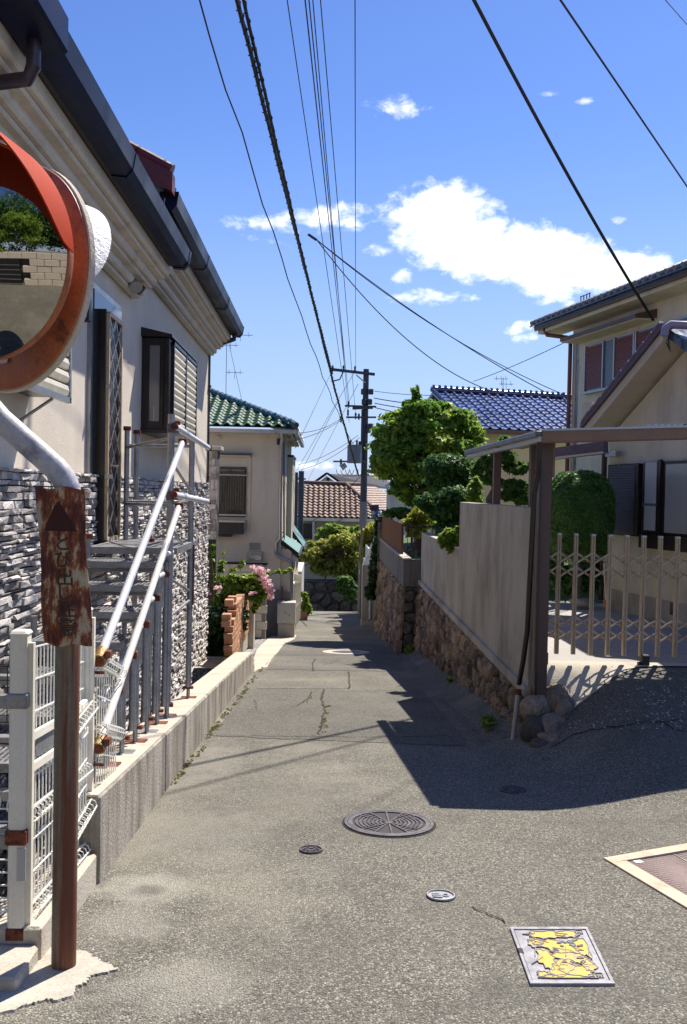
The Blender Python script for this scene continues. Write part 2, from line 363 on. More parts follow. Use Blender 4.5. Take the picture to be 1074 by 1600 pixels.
def piece(name, mesh, parent, loc, u=None, v=None, w=None):
    """shared mesh with its own axes (columns u, v, w, scaled)"""
    o = bpy.data.objects.new(name, mesh); col.objects.link(o); o.parent = parent
    l = Vector(loc)-WL[parent]
    if u is None: o.location = l
    else:
        o.matrix_local = Matrix(((u[0],v[0],w[0],l[0]),(u[1],v[1],w[1],l[1]),(u[2],v[2],w[2],l[2]),(0,0,0,1)))
    return o
def copy_thing(t, loc, label=None):
    c = t.copy(); col.objects.link(c); c.location = loc; WL[c] = Vector(loc)
    if label: c['label'] = label
    def rec(a, b):
        for ch in kids.get(a, ()):
            d = ch.copy(); d.parent = b; col.objects.link(d); rec(ch, d)
    kids = {}
    for o in col.objects:
        if o.parent: kids.setdefault(o.parent, []).append(o)
    rec(t, c); return c

def leaves_mesh(name, m, blobs, n, size, seed=1, clump=.5, per=14, flat=0., off=(0,0,0), elong=1.7, shell=.45):
    """leaf-sized bent faces gathered in twig clumps inside ellipsoids; blobs: (centre, (rx,ry,rz))"""
    rs = np.random.RandomState(seed)
    vol = np.array([b[1][0]*b[1][1]*b[1][2] for b in blobs])**.75; vol = vol/vol.sum()
    nt = max(1, n//per)
    bi = rs.choice(len(blobs), nt, p=vol)
    C = np.array([list(b[0]) for b in blobs])[bi]; Rr = np.array([list(b[1]) for b in blobs])[bi]
    d = rs.normal(size=(nt,3)); d /= np.linalg.norm(d, axis=1)[:,None]
    r = (shell + (1-shell)*rs.rand(nt)**.6)*(1+.42*(rs.rand(nt)-.45))
    tw = C + d*Rr*r[:,None]
    outw = d.copy()
    tw = np.repeat(tw, per, 0); outw = np.repeat(outw, per, 0); RR = np.repeat(Rr, per, 0)
    P = tw + rs.normal(size=tw.shape)*clump*np.minimum(RR, RR.mean(1)[:,None])*.22
    k = len(P)
    nrm = outw*.6 + np.array([0,0,.55]) + rs.normal(size=(k,3))*.6; nrm /= np.linalg.norm(nrm, axis=1)[:,None]
    t = np.cross(nrm, rs.normal(size=(k,3))); t /= np.linalg.norm(t, axis=1)[:,None]; b = np.cross(nrm, t)
    s = size*(.4+1.2*rs.rand(k))[:,None]
    v0 = P - t*s*.5*elong; v2 = P + t*s*.5*elong - nrm*s*.25; v1 = P + b*s*.42 + nrm*s*.1; v3 = P - b*s*.42 + nrm*s*.1
    V = np.stack([v0,v1,v2,v3], 1).reshape(-1,3) - np.array(list(off))
    me = bpy.data.meshes.new(name); me.vertices.add(4*k); me.vertices.foreach_set('co', V.astype('f').ravel())
    me.loops.add(4*k); me.loops.foreach_set('vertex_index', np.arange(4*k, dtype='i'))
    me.polygons.add(k); me.polygons.foreach_set('loop_start', np.arange(0,4*k,4, dtype='i'))
    me.materials.append(m); me.update(calc_edges=True); return me
def foliage(name, m, parent, blobs, n, size, **k):
    me = leaves_mesh(name, m, blobs, n, size, off=WL[parent] if parent else (0,0,0), **k); return link(name, me, parent)
def loosen(blobs, k=5, s=.45, seed=1, flat=.75):
    """break each ellipsoid into smaller leafy masses with air between them"""
    rr = random.Random(seed); out = []
    for c, r in blobs:
        for i in range(k):
            d = Vector((rr.gauss(0,1), rr.gauss(0,1), rr.gauss(0,1))).normalized(); q = rr.uniform(.45, .92); z = rr.uniform(.7, 1.3)*s
            out.append((Vector(c)+Vector((d.x*r[0]*q, d.y*r[1]*q, d.z*r[2]*q)), (r[0]*z*1.15, r[1]*z*1.15, r[2]*z*flat)))
    return out
def px_blobs(lst, Y, depth=1.0, dY=0.0):
    """ellipsoids given by where they stand: (px, py, half width px, half height px[, extra depth])"""
    out = []
    for b in lst:
        y = Y + (b[4] if len(b) > 4 else 0)
        c = at(b[0], b[1], y); out.append((c, (b[2]*y/FPX, max(.05, b[2]*y/FPX*depth), b[3]*y/FPX)))
    return out
def rock(name, m, parent, c, r, seed, n=2, squash=1., rough=.16):
    rr = random.Random(seed); bm = bmesh.new(); bmesh.ops.create_icosphere(bm, subdivisions=n, radius=1)
    ph = [Vector((rr.uniform(-1,1), rr.uniform(-1,1), rr.uniform(-1,1))) for _ in range(6)]
    for v in bm.verts:
        p = v.co.normalized(); k = 1+sum(rough*math.sin(3.2*p.dot(q)+i) for i, q in enumerate(ph))/2
        v.co = Vector((p.x*r[0]*k, p.y*r[1]*k, p.z*r[2]*k*squash)) + Vector(c) - WL[parent]
    me = bpy.data.meshes.new(name); bm.to_mesh(me); bm.free(); me.materials.append(m)
    for p in me.polygons: p.use_smooth = True
    return link(name, me, parent)
def voronoi(pts, poly, near=1.2):
    """cells of the points inside a convex polygon (2-D)"""
    cells = []
    for i, (x, y) in enumerate(pts):
        c = list(poly)
        for j, (a, b) in enumerate(pts):
            if i == j or abs(a-x) > near or abs(b-y) > near: continue
            mx, my, nx, ny = (a+x)/2, (b+y)/2, a-x, b-y
            out = []; n = len(c)
            for k in range(n):
                p, q = c[k], c[(k+1)%n]; dp = (p[0]-mx)*nx+(p[1]-my)*ny; dq = (q[0]-mx)*nx+(q[1]-my)*ny
                if dp <= 0: out.append(p)
                if dp*dq < 0: t = dp/(dp-dq); out.append((p[0]+t*(q[0]-p[0]), p[1]+t*(q[1]-p[1])))
            c = out
            if len(c) < 3: break
        if len(c) >= 3: cells.append(((x, y), c))
    return cells
def stone_field(parent, m, poly, to3, nrm, size, gap=.012, proud=.05, seed=3, name='stone', limit=300, aspect=1.0):
    """irregular stones covering a polygon; each is an object: rim, swelling, rough face"""
    rr = random.Random(seed); xs = [p[0] for p in poly]; ys = [p[1] for p in poly]
    pts = []; sx = size*aspect; sy = size
    ny = int((max(ys)-min(ys))/sy)+2; nx = int((max(xs)-min(xs))/sx)+2
    for j in range(-1, ny):
        for i in range(-1, nx):
            pts.append((min(xs)+(i+.5*(j%2)+rr.uniform(-.33,.33)+.25)*sx, min(ys)+(j+rr.uniform(-.33,.33)+.5)*sy))
    cells = voronoi(pts, poly, near=2.2*max(sx, sy)); nrm = Vector(nrm)
    def area(c): return abs(sum(c[i][0]*c[(i+1)%len(c)][1]-c[(i+1)%len(c)][0]*c[i][1] for i in range(len(c))))/2
    cells = [c for c in cells if area(c[1]) > .04*sx*sy]
    mbs = MB()
    for n, (s, c) in enumerate(cells):
        cx = sum(p[0] for p in c)/len(c); cy = sum(p[1] for p in c)/len(c)
        # round the corners of the cell
        pts2 = []
        for k in range(len(c)):
            p, q, o = c[k], c[(k+1)%len(c)], c[k-1]
            pts2.append((p[0]*.72+o[0]*.28, p[1]*.72+o[1]*.28)) ; pts2.append((p[0]*.72+q[0]*.28, p[1]*.72+q[1]*.28))
        h = proud*rr.uniform(.5, 1.5); rings = []
        for f, d in ((1., -.02), (1., h*.35), (.8, h*.9), (.42, h*1.1)):
            ring = []
            for (a, b) in pts2:
                ln = math.hypot(a-cx, b-cy)+1e-6; ff = f*(max(.3, 1-gap/ln))
                jit = 1+rr.uniform(-.08,.08) if d > 0 else 1
                ring.append(Vector(to3(cx+(a-cx)*ff*jit, cy+(b-cy)*ff*jit)) + nrm*(d*(1+rr.uniform(-.25,.25) if d > 0 else 1)))
            rings.append(ring)
        k = len(pts2); vs = [v for r_ in rings for v in r_]
        fs = [(r_*k+i, r_*k+(i+1)%k, (r_+1)*k+(i+1)%k, (r_+1)*k+i) for r_ in range(3) for i in range(k)] + [tuple(3*k+i for i in range(k))]
        # keep faces outward
        e = (rings[0][1]-rings[0][0]).cross(rings[0][2]-rings[0][1])
        tot = Vector((0,0,0))
        for i in range(k): tot += rings[0][i].cross(rings[0][(i+1)%k])
        if tot.dot(nrm) < 0: fs = [tuple(reversed(f)) for f in fs]
        if n < limit:
            mb = MB().add(vs, fs); mb.build(name, m, parent)
        else: mbs.add(vs, fs)
    if mbs.v: o = mbs.build('small_stones', m, parent); o['kind'] = 'stuff'
def tile_mesh(name, m, w, l, amp, kind='wave', lip=.03):
    mb = MB(); n = 8; top = []
    prof = []
    for i in range(n+1):
        t = i/n
        if kind == 'wave': z = amp*(.5+.5*math.cos(2*math.pi*(t-.28)))**1.3
        else: z = amp*(math.sin(math.pi*min(1, t/.38)) if t < .38 else -.15*math.sin(math.pi*(t-.38)/.62))
        prof.append((t*w*1.02, z))
    vs = []
    for (x, z) in prof: vs.append((x, 0, z+lip))
    for (x, z) in prof: vs.append((x, 0, z+.004))
    for (x, z) in prof: vs.append((x, l*1.08, z+.004))
    k = n+1; fs = []
    for i in range(n): fs.append((i, k+i, k+i+1, i+1)); fs.append((i, i+1, 2*k+i+1, 2*k+i))
    mb.add(vs, fs); return mb.mesh(name, m, smooth=True)
def tile_roof(parent, m, o, u, v, nu, nv, w, l, amp, keep=None, kind='wave', joined=False, name='roof_tile', limit=300, lip=.03):
    """tiles in courses from the eave corner o along u, up the slope v"""
    u = Vector(u).normalized(); v = Vector(v).normalized(); n = u.cross(v).normalized(); o = Vector(o)
    me = tile_mesh(name, m, w, l, amp, kind, lip); mb = MB(); cnt = 0
    vs0 = [vv.co.copy() for vv in me.vertices]; fs0 = [tuple(p.vertices) for p in me.polygons]
    for j in range(nv):
        for i in range(nu):
            if keep and not keep((i+.5)*w, (j+.5)*l): continue
            p = o + u*i*w + v*j*l
            if joined or cnt >= limit: mb.add([p+u*a.x+v*a.y+n*a.z for a in vs0], fs0)
            else: piece(name, me, parent, p, u, v, n)
            cnt += 1
    if mb.v: q = mb.build(name+'s_beyond' if False else 'roof_tile_field', m, parent, smooth=True); q['kind'] = 'stuff'

# ================================================================ GROUND
def sheet(name, xs, ys, dz, m, keep=None, zf=gz, parent=None, **tags):
    mb = MB(); idx = {}
    def vi(i, j):
        if (i, j) not in idx: idx[(i, j)] = len(mb.v); mb.v.append((xs[i], ys[j], zf(xs[i], ys[j])+dz))
        return idx[(i, j)]
    for j in range(len(ys)-1):
        for i in range(len(xs)-1):
            if keep and not keep((xs[i]+xs[i+1])/2, (ys[j]+ys[j+1])/2): continue
            mb.f.append((vi(i,j), vi(i+1,j), vi(i+1,j+1), vi(i,j+1))); mb.mi.append(0)
    o = mb.build(name, m, parent, smooth='all')
    for k, v in tags.items(): o[k] = v
    return o
def lin(a, b, st): n = max(1, int(round((b-a)/st))); return [a+(b-a)*i/n for i in range(n+1)]
xs = lin(-14, -1.42, .7) + lin(-1.42, -1.17, .25)[1:] + lin(-1.17, 2.04, .2)[1:] + lin(2.04, 4.4, .1)[1:] + lin(4.4, 14, .6)[1:]
ys = lin(-12, 3.3, .45) + lin(3.3, 8.4, .15)[1:] + lin(8.4, 14.3, .3)[1:] + lin(14.3, 36.5, .6)[1:] + lin(36.5, 48, .5)[1:]
sheet('road', xs, ys, 0, asphalt, lambda x, y: y < 3.3 or (x > -1.2 and (x < 2.04 or y < 8.4)) or (y > 14.3 and -4 < x < 2.04), kind='structure')
sheet('yard', lin(2.04, 16, .5), lin(8.4, 13.6, .5), 0, yard_m, zf=lambda x, y: -1.68-.01*(y-8.4), kind='structure')
sheet('terrace', lin(-9, -1.3, 1.5), lin(3.5, 22, 2), 0, conc_d, zf=lambda x, y: -3.42-.02*(y-3.5), kind='structure')
sheet('garden', lin(2.1, 16, .8), lin(13.6, 34, 1), 0, mat('lawn_soil', (.06,.09,.025), .95, .4, 3, 60, .6, .02), zf=lambda x, y: -1.70, kind='structure')
# the land falls away behind the crest down to the sea
def land(x, y): return -6.6 - max(0, y-44)*.16 if y < 400 else -63.6
def land2(x, y):
    t = max(0, y-47); return -5.9 - .02*abs(x-.5) - (.13*t if t < 330 else 42.9+.02*(t-330)) + .5*math.sin(x*.21+y*.13)*min(1, t/10)
hill_m = mat('hillside', (.05,.07,.03), .95, .4, .15, 3, .3, .3, c2=(.20,.19,.17), thr=(.5,.6), stain=.2)
sheet('hillside', lin(-220, 220, 12), lin(47.5, 700, 12), 0, hill_m, zf=land2, kind='structure')
sheet('bank', lin(-40, -4, 3), lin(22, 48, 3), 0, hill_m, zf=lambda x, y: -4.4-.05*(y-22), kind='structure')
sheet('bank_beyond_gardens', lin(2.04, 40, 2), lin(34, 48, 2), 0, hill_m, zf=lambda x, y: -3.6-.14*(y-34), kind='structure')
sea_m = mat('sea_water', (.05,.11,.17), .25, .1, .01, .3, .1, .1)
MB().add([(-30000,600,-64),(30000,600,-64),(30000,50000,-64),(-30000,50000,-64)], [(0,1,2,3)]).build('sea', sea_m, kind='structure')

# resurfaced strips of asphalt, each a thin layer on the road
def strip(name, corners, m, dz, nu=12, nv=12, jit=.015, seed=1):
    A, B, C_, D = [Vector(G(*c)) for c in corners]; rr = random.Random(seed); mb = MB()
    for j in range(nv+1):
        for i in range(nu+1):
            a, b = i/nu, j/nv
            p = (A*(1-a)+B*a)*(1-b) + (D*(1-a)+C_*a)*b
            if i in (0, nu) or j in (0, nv): p = p + Vector((rr.uniform(-jit, jit), rr.uniform(-jit, jit)*2, 0))
            mb.v.append((p.x, p.y, gz(p.x, p.y)+dz))
    for j in range(nv):
        for i in range(nu):
            k = j*(nu+1)+i; mb.f.append((k, k+1, k+nu+2, k+nu+1)); mb.mi.append(0)
    return mb.build(name, m, kind='structure')
strip('resurfaced_strip', [(330,1150),(800,1150),(668,1079),(385,1079)], asphalt2, .004, 24, 16)
strip('resurfaced_strip', [(402,1076),(545,1076),(541,1052),(414,1052)], asphalt, .004, 10, 4)
strip('resurfaced_strip', [(418,1046),(658,1046),(625,1000),(446,1000)], asphalt2, .004, 16, 12, seed=4)

def ribbon(pts, w, seed, dz=.006):
    rr = random.Random(seed); mb = MB(); P = []
    for a, b in zip(pts[:-1], pts[1:]):
        A, B = G(*a), G(*b); n = max(2, int((B-A).length/.06))
        for i in range(n): P.append(A.lerp(B, i/n)+Vector((rr.uniform(-.018,.018), rr.uniform(-.02,.02), 0)))
    for i, p in enumerate(P):
        t = (P[min(i+1, len(P)-1)]-P[max(0, i-1)]); s = Vector((-t.y, t.x, 0)); s = s.normalized() if s.length > 0 else Vector((1,0,0))
        ww = w*rr.uniform(.3, 1.2)*.5
        for sg in (-1, 1): q = p+s*ww*sg; mb.v.append((q.x, q.y, gz(q.x, q.y)+dz))
    for i in range(len(P)-1): mb.f.append((2*i, 2*i+1, 2*i+3, 2*i+2)); mb.mi.append(0)
    return mb
crack_m = mat('crack_dark', (.02,.018,.015), 1, .2, 10, 50, 0)  # plain dark colour of the cracks and cover joints
cm = MB()
for k, (pts, w) in enumerate([([(506,1078),(502,1092),(508,1108),(504,1122),(500,1138),(498,1150)], .035), ([(487,1082),(482,1092),(470,1100),(455,1106)], .02),
        ([(492,1030),(488,1040),(490,1050)], .025), ([(545,1050),(546,1078)], .02), ([(330,1150),(420,1151),(560,1152),(700,1151),(800,1151)], .014),
        ([(385,1078),(500,1078),(668,1079)], .014), ([(735,1418),(752,1424),(765,1431),(782,1437),(799,1452)], .010), ([(860,1168),(900,1146),(960,1138),(1035,1129),(1074,1122)], .018), ([(1035,1129),(1074,1148)], .016),
        ([(398,1092),(402,1110)], .012), ([(505,1040),(530,1032)], .015)]):
    b = ribbon(pts, w, k); cm.add(b.v, b.f)
o = cm.build('asphalt_cracks', crack_m); o['kind'] = 'stuff'; o['label'] = 'fine dark cracks wandering through the asphalt'
# moss in the cracks and at the foot of the walls
bl = []
rr = random.Random(5)
for a, b, n in [((508,1105),(501,1148),14), ((470,1100),(482,1092),4), ((265,1225),(395,1060),60), ((395,1058),(420,1030),10), ((560,965),(600,985),14), ((620,1010),(646,1030),10)]:
    A, B = G(*a), G(*b)
    for i in range(n):
        p = A.lerp(B, rr.random()); bl.append((p+Vector((rr.uniform(-.01,.05), 0, .003)), (.03,.09,.008)))
o = foliage('moss', lf_moss, None, bl, 9000, .011, seed=4, clump=.8, elong=1.2); tag(o, 'yellow green moss in the road cracks and along the curb', 'moss', kind='stuff')

def slope_frame(p):
    e = .05; nx = -(gz(p.x+e, p.y)-gz(p.x-e, p.y))/(2*e); ny = -(gz(p.x, p.y+e)-gz(p.x, p.y-e))/(2*e)
    n = Vector((nx, ny, 1)).normalized(); u = Vector((1,0,0)); u = (u-n*u.dot(n)).normalized(); return u, n.cross(u), n
def ring_mb(mb, c, u, v, n, r0, r1, h0, h1, a0=0, a1=2*math.pi, seg=40, mi=0):
    full = abs(a1-a0-2*math.pi) < 1e-4; k = seg+1
    vs = []
    for r, h in ((r0,h0),(r0,h1),(r1,h1),(r1,h0)):
        for i in range(k): a = a0+(a1-a0)*i/seg; vs.append(c+(u*math.cos(a)+v*math.sin(a))*r+n*h)
    fs = [(q*k+i, q*k+i+1, (q+1)*k+i+1, (q+1)*k+i) for q in range(3) for i in range(seg)]
    fs = [tuple(reversed(f)) for f in fs]
    if not full: fs += [(0, k, 2*k, 3*k), (seg, 3*k+seg, 2*k+seg, k+seg)]
    mb.add(vs, fs, mi)
def disc_mb(mb, c, u, v, n, r, h, seg=40):
    mb.add([c+n*h]+[c+(u*math.cos(2*math.pi*i/seg)+v*math.sin(2*math.pi*i/seg))*r+n*h for i in range(seg)], [(0, i+1, (i+1)%seg+1) for i in range(seg)])
def round_cover(px, py, r, label, m, style, g='cast iron covers in the road'):
    c = G(px, py); u, v, n = slope_frame(c)
    t = thing('manhole_cover', label, 'manhole cover', c, g)
    f = MB(); ring_mb(f, c, u, v, n, r*.93, r*1.0, -.02, .012); f.build('frame', m, t)
    f = MB(); disc_mb(f, c, u, v, n, r*.94, .004); f.build('plate', iron_d if style == 'big' else m, t)
    f = MB()
    if style == 'big':
        ring_mb(f, c, u, v, n, r*.82, r*.92, .0, .0115)
        ring_mb(f, c, u, v, n, r*.0, r*.10, .0, .0115, seg=16)
        for q in range(7):
            rr0 = r*(.16+.09*q)
            ns = max(2, int(3+q*1.5))
            for (a0, a1) in ((-.62, .62), (math.pi-.62, math.pi+.62)):
                for s in range(ns):
                    b0 = a0+(a1-a0)*(s+.08)/ns; b1 = a0+(a1-a0)*(s+.92)/ns
                    ring_mb(f, c, u, v, n, rr0, rr0+r*.055, 0, .0105, b0, b1, 4)
        for a in (.7, 1.1, 1.57, 2.04, 2.44):
            for sg in (1, -1):
                d = u*math.cos(a)*1 + v*math.sin(a)*sg; f.beam(c+d*r*.12+n*.006, c+d*r*.82+n*.006, r*.035, .010, n)
        for q in range(5):
            for (a0, a1) in ((.78,1.05), (2.1,2.36), (-1.05,-.78), (-2.36,-2.1)):
                ring_mb(f, c, u, v, n, r*(.26+.12*q), r*(.30+.12*q), 0, .009, a0, a1, 4)
    elif style == 'flower':
        ring_mb(f, c, u, v, n, r*.25, r*.33, 0, .010, seg=16)
        for q in range(6): 
            a = q*math.pi/3; d = u*math.cos(a)+v*math.sin(a); ring_mb(f, c+d*r*.56, u, v, n, r*.15, r*.22, 0, .010, seg=12)
    else:
        for q in range(3): f.beam(c+u*r*(-.6)+v*r*(.35-.3*q)+n*.007, c+u*r*(-.1+.1*q)+v*r*(.3-.32*q)+n*.007, r*.16, .007, n)
        ring_mb(f, c+u*r*.35, u, v, n, r*.16, r*.26, 0, .010, seg=12)
    f.build('relief_pattern', m, t); 
    mb = MB(); ring_mb(mb, c, u, v, n, r*1.0, r*1.05, -.01, .003); mb.build('gap_of_dirt', crack_m, t)
    return t
round_cover(608, 1287, .300, 'large round cast iron manhole cover with concentric ridges in the middle of the road', iron, 'big')
round_cover(802, 1235, .105, 'small round iron cover in the shade near the driveway', iron, 'flower')
round_cover(486, 1329, .068, 'small dark round valve cover left of the large manhole', iron, 'flower')
round_cover(689, 1401, .073, 'small pale grey round cap near the yellow square hydrant lid', mat('pale_iron', (.33,.33,.35), .5, .2, 20, 100, .2, .003, metal=.4), 'cap')
# far round cover in a pale ring of cement
c = G(541, 1019); u, v, n = slope_frame(c)
t = thing('manhole_cover', 'far round manhole cover set in a pale ring of cement further down the road', 'manhole cover', c, 'cast iron covers in the road')
f = MB(); ring_mb(f, c, u, v, n, .22, .50, -.01, .008); f.build('cement_ring', conc_top, t)
f = MB(); disc_mb(f, c, u, v, n, .30, .010); ring_mb(f, c, u, v, n, .2, .24, 0, .014); ring_mb(f, c, u, v, n, .1, .13, 0, .014); f.build('plate', iron, t)

# square hydrant lid with yellow relief picture
Q = [G(797,1452), G(918,1452), G(961,1541), G(829,1541)]
c = centre(Q); u, v, n = slope_frame(c)
t = thing('hydrant_lid', 'square grey hydrant lid with a bright yellow relief picture, set in the road', 'hydrant lid', c)
def qp(a, b, h=0): return (Q[3]*(1-a)+Q[2]*a)*(1-b)+(Q[0]*(1-a)+Q[1]*a)*b + n*h
lid_m = mat('lid_grey', (.30,.295,.32), .5, .15, 20, 90, .2, .003, metal=.3)
yel_m = mat('lid_yellow', (.66,.42,.07), .55, .12, 14, 90, .2, .003, c2=(.28,.25,.20), thr=(.52,.68), stain=24)
f = MB()
for (a0,a1,b0,b1) in ((0,1,0,.045),(0,1,.955,1),(0,.035,.045,.955),(.965,1,.045,.955)):
    f.prism([qp(a0,b0,-.01), qp(a1,b0,-.01), qp(a1,b1,-.01), qp(a0,b1,-.01)], n*.022)
f.build('frame', lid_m, t)
f = MB(); f.prism([qp(.045,.055,-.01), qp(.955,.055,-.01), qp(.955,.945,-.01), qp(.045,.945,-.01)], n*.018); f.build('plate', lid_m, t)
rr = random.Random(21); f = MB(); g_ = MB()
outl = []
def blobp(ca, cb, ra, rb, ang, seed, h0, h1, mb, k=16, jag=.3):
    r3 = random.Random(seed); pts = []
    for i in range(k):
        th = 2*math.pi*i/k; q = 1+r3.uniform(-jag, jag); x = ra*q*math.cos(th); y = rb*q*math.sin(th)
        a = ca+x*math.cos(ang)-y*math.sin(ang); b = cb+x*math.sin(ang)+y*math.cos(ang)
        pts.append(qp(max(.12,min(.9,a)), max(.08,min(.92,b)), h0))
    outl.append(pts); C0 = centre(pts); m0 = len(pts); mb.add([p+n*(h1-h0) for p in pts]+pts+[C0+n*(h1-h0)], [(i, (i+1)%m0, 2*m0) for i in range(m0)]+[(i, m0+i, m0+(i+1)%m0, (i+1)%m0) for i in range(m0)])
for i, (a,b,ra,rb,an) in enumerate([(.42,.84,.24,.07,-.05),(.70,.85,.14,.06,0),(.24,.68,.10,.08,.3),(.50,.62,.30,.10,-.35),(.80,.62,.10,.20,.2),(.62,.44,.24,.12,-.4),(.30,.40,.10,.16,.2),(.46,.26,.20,.11,.5),(.22,.13,.10,.05,-.2),(.62,.20,.20,.10,-.2),(.40,.10,.28,.03,0),(.80,.28,.08,.09,0),(.78,.10,.06,.04,0)]):
    blobp(a, b, ra, rb, an, 40+i, .006, .0115+.0004*(i%4), f, 22, .28)
f.build('yellow_relief', yel_m, t)
for i in range(16):
    a, b = rr.uniform(.16,.86), rr.uniform(.1,.9); an = rr.choice([-.5,-.45,-.6,.6,1.3,0]); L_ = rr.uniform(.03,.13); dx, dy = L_*math.cos(an), L_*math.sin(an)
    if not (.1 < a-dx and a+dx < .92 and .08 < b-dy and b+dy < .93): continue
    g_.beam(qp(a-dx,b-dy,.013), qp(a+dx,b+dy,.013), rr.uniform(.002,.006), .004, n)
for i in range(12): blobp(rr.uniform(.3,.8), rr.uniform(.25,.75), rr.uniform(.02,.06), rr.uniform(.01,.025), rr.uniform(-.6,.2), 90+i, .008, .0145, g_, 9, .5)

for ol in outl:
    for p_, q_ in zip(ol, ol[1:]+ol[:1]): g_.beam(p_+n*.0065, q_+n*.0065, .0035, .004, n)
g_.build('grey_relief_lines', mat('relief_grey', (.20,.20,.21), .6, .2, 20, 90, .2), t, kind='stuff')
f = MB()
for (a,b) in ((.86,.90),(.86,.13)):
    for (x0,x1,y0,y1) in ((-.045,.045,-.04,-.03),(-.045,.045,.03,.04),(-.045,-.037,-.03,.03),(.037,.045,-.03,.03)): f.prism([qp(a+x0,b+y0,.007),qp(a+x1,b+y0,.007),qp(a+x1,b+y1,.007),qp(a+x0,b+y1,.007)], n*.005)
    f.prism([qp(a-.02,b-.012,.006),qp(a+.02,b-.012,.006),qp(a+.02,b+.012,.006),qp(a-.02,b+.012,.006)], n*.004)
f.build('corner_mark', iron, t, kind='stuff')
f = MB(); f.prism([qp(.0,.50,.0), qp(.055,.50,.0), qp(.055,.58,.0), qp(.0,.58,.0)], n*.0135); f.build('key_slot', iron_d, t)
# drain grate on the right
A = G(944,1343); B = G(1074,1322); D = G(1074,1421); u = (B-A).normalized(); v = (D-A).normalized(); _, _, n = slope_frame(A)
t = thing('drain_grate', 'brown perforated drain grate in a pale concrete frame at the right edge of the road', 'drain grate', A)
def dp(a, b, h=0): q = A+u*a+v*b; return Vector((q.x, q.y, gz(q.x, q.y)+h))
f = MB(); W_, H_ = 1.15, .78
for (a0,a1,b0,b1) in ((0,W_,0,.085),(0,W_,H_-.085,H_),(0,.10,.085,H_-.085),(W_-.1,W_,.085,H_-.085)):
    f.prism([dp(a0,b0,-.03), dp(a1,b0,-.03), dp(a1,b1,-.03), dp(a0,b1,-.03)], n*.04)
f.build('concrete_frame', mat('frame_concrete', (.58,.45,.33), .9, .12, 5, 60, .4, .01, c2=(.38,.30,.23), thr=(.5,.75), stain=6), t)
gr_m = mat('grate_brown_steel', (.17,.125,.12), .6, .2, 9, 60, .2, .004, metal=.3)
for k in range(3):
    a0 = .11+k*.315; f = MB(); f.prism([dp(a0,.095,-.02), dp(a0+.305,.095,-.02), dp(a0+.305,H_-.095,-.02), dp(a0,H_-.095,-.02)], n*.026)
    for i in range(15):
        for j in range(22):
            q = dp(a0+.015+i*.0195, .105+j*.0265, .0065); f.obox(q, u*.0055, v.normalized()*.007, n*.002)
    f.build('grate_panel', gr_m, t)
f = MB()
for k in (0, 1): a0 = .416+k*.315; f.prism([dp(a0,.095,-.01), dp(a0+.009,.095,-.01), dp(a0+.009,H_-.095,-.01), dp(a0,H_-.095,-.01)], n*.02)
f.build('divider', alu, t)
f = MB(); f.prism([dp(.13,.10,.007), dp(.18,.10,.007), dp(.18,.14,.007), dp(.13,.14,.007)], n*.004); f.build('label_plate', wfence, t)

# ---- cement smears
def smear(name, pts, dz, m, label, th=.012):
    P = [G(*p) for p in pts]; c = centre(P); mb = MB(); rr = random.Random(len(pts)); rim = []
    for i in range(len(P)):
        for k in range(9): q = P[i].lerp(P[(i+1)%len(P)], k/9); q = q + Vector((rr.uniform(-.008,.008), rr.uniform(-.010,.010), 0)); rim.append(Vector((q.x, q.y, gz(q.x,q.y)-.004)))
    top = [Vector((c.x+(q.x-c.x)*.975, c.y+(q.y-c.y)*.975, 0)) for q in rim]; top = [Vector((q.x,q.y,gz(q.x,q.y)+dz)) for q in top]
    k = len(rim); mb.add(rim+top+[Vector((c.x,c.y,gz(c.x,c.y)+dz+.004))], [(i,(i+1)%k,k+(i+1)%k,k+i) for i in range(k)]+[(k+i,k+(i+1)%k,2*k) for i in range(k)])
    o = mb.build(name, m); o['kind'] = 'structure'; return o
smear('cement_smear', [(-60,1600),(-60,1480),(60,1482),(118,1487),(135,1488),(150,1498),(165,1506),(188,1516),(165,1522),(140,1528),(138,1538),(120,1543),(116,1560),(92,1566),(70,1566),(40,1574),(15,1584)], .010, cement, '')
smear('concrete_edge', [(397,1050),(404,1046),(418,1042),(424,1030),(436,1018),(446,1004),(460,999),(464,992),(445,990),(425,993),(402,1012),(396,1030)], .006, conc_top, '')
# cement threshold up to the gate; sunlit patch put into its pale outline
mb = MB(); NY = 6; fx = [(2.12,7.86),(2.25,7.84),(2.4,7.88),(2.55,7.93),(2.7,8.0),(2.85,8.09),(3.0,8.17),(3.15,8.27),(3.4,8.31),(4.0,8.33),(5.2,8.34)]; nb = len(fx)
for j in range(NY+1):
    for x, y in fx:
        t_ = j/NY; yy = y+(8.44-y)*t_; z0 = gz(x, y); mb.v.append((x, yy, max(z0+(-1.672-z0)*sm(t_*1.15) + .008, gz(x, yy)+.008)))
for j in range(NY):
    for i in range(nb-1): k = j*nb+i; mb.f.append((k,k+1,k+nb+1,k+nb)); mb.mi.append(0)
mb.build('driveway_threshold', conc_top, smooth='all', kind='structure')

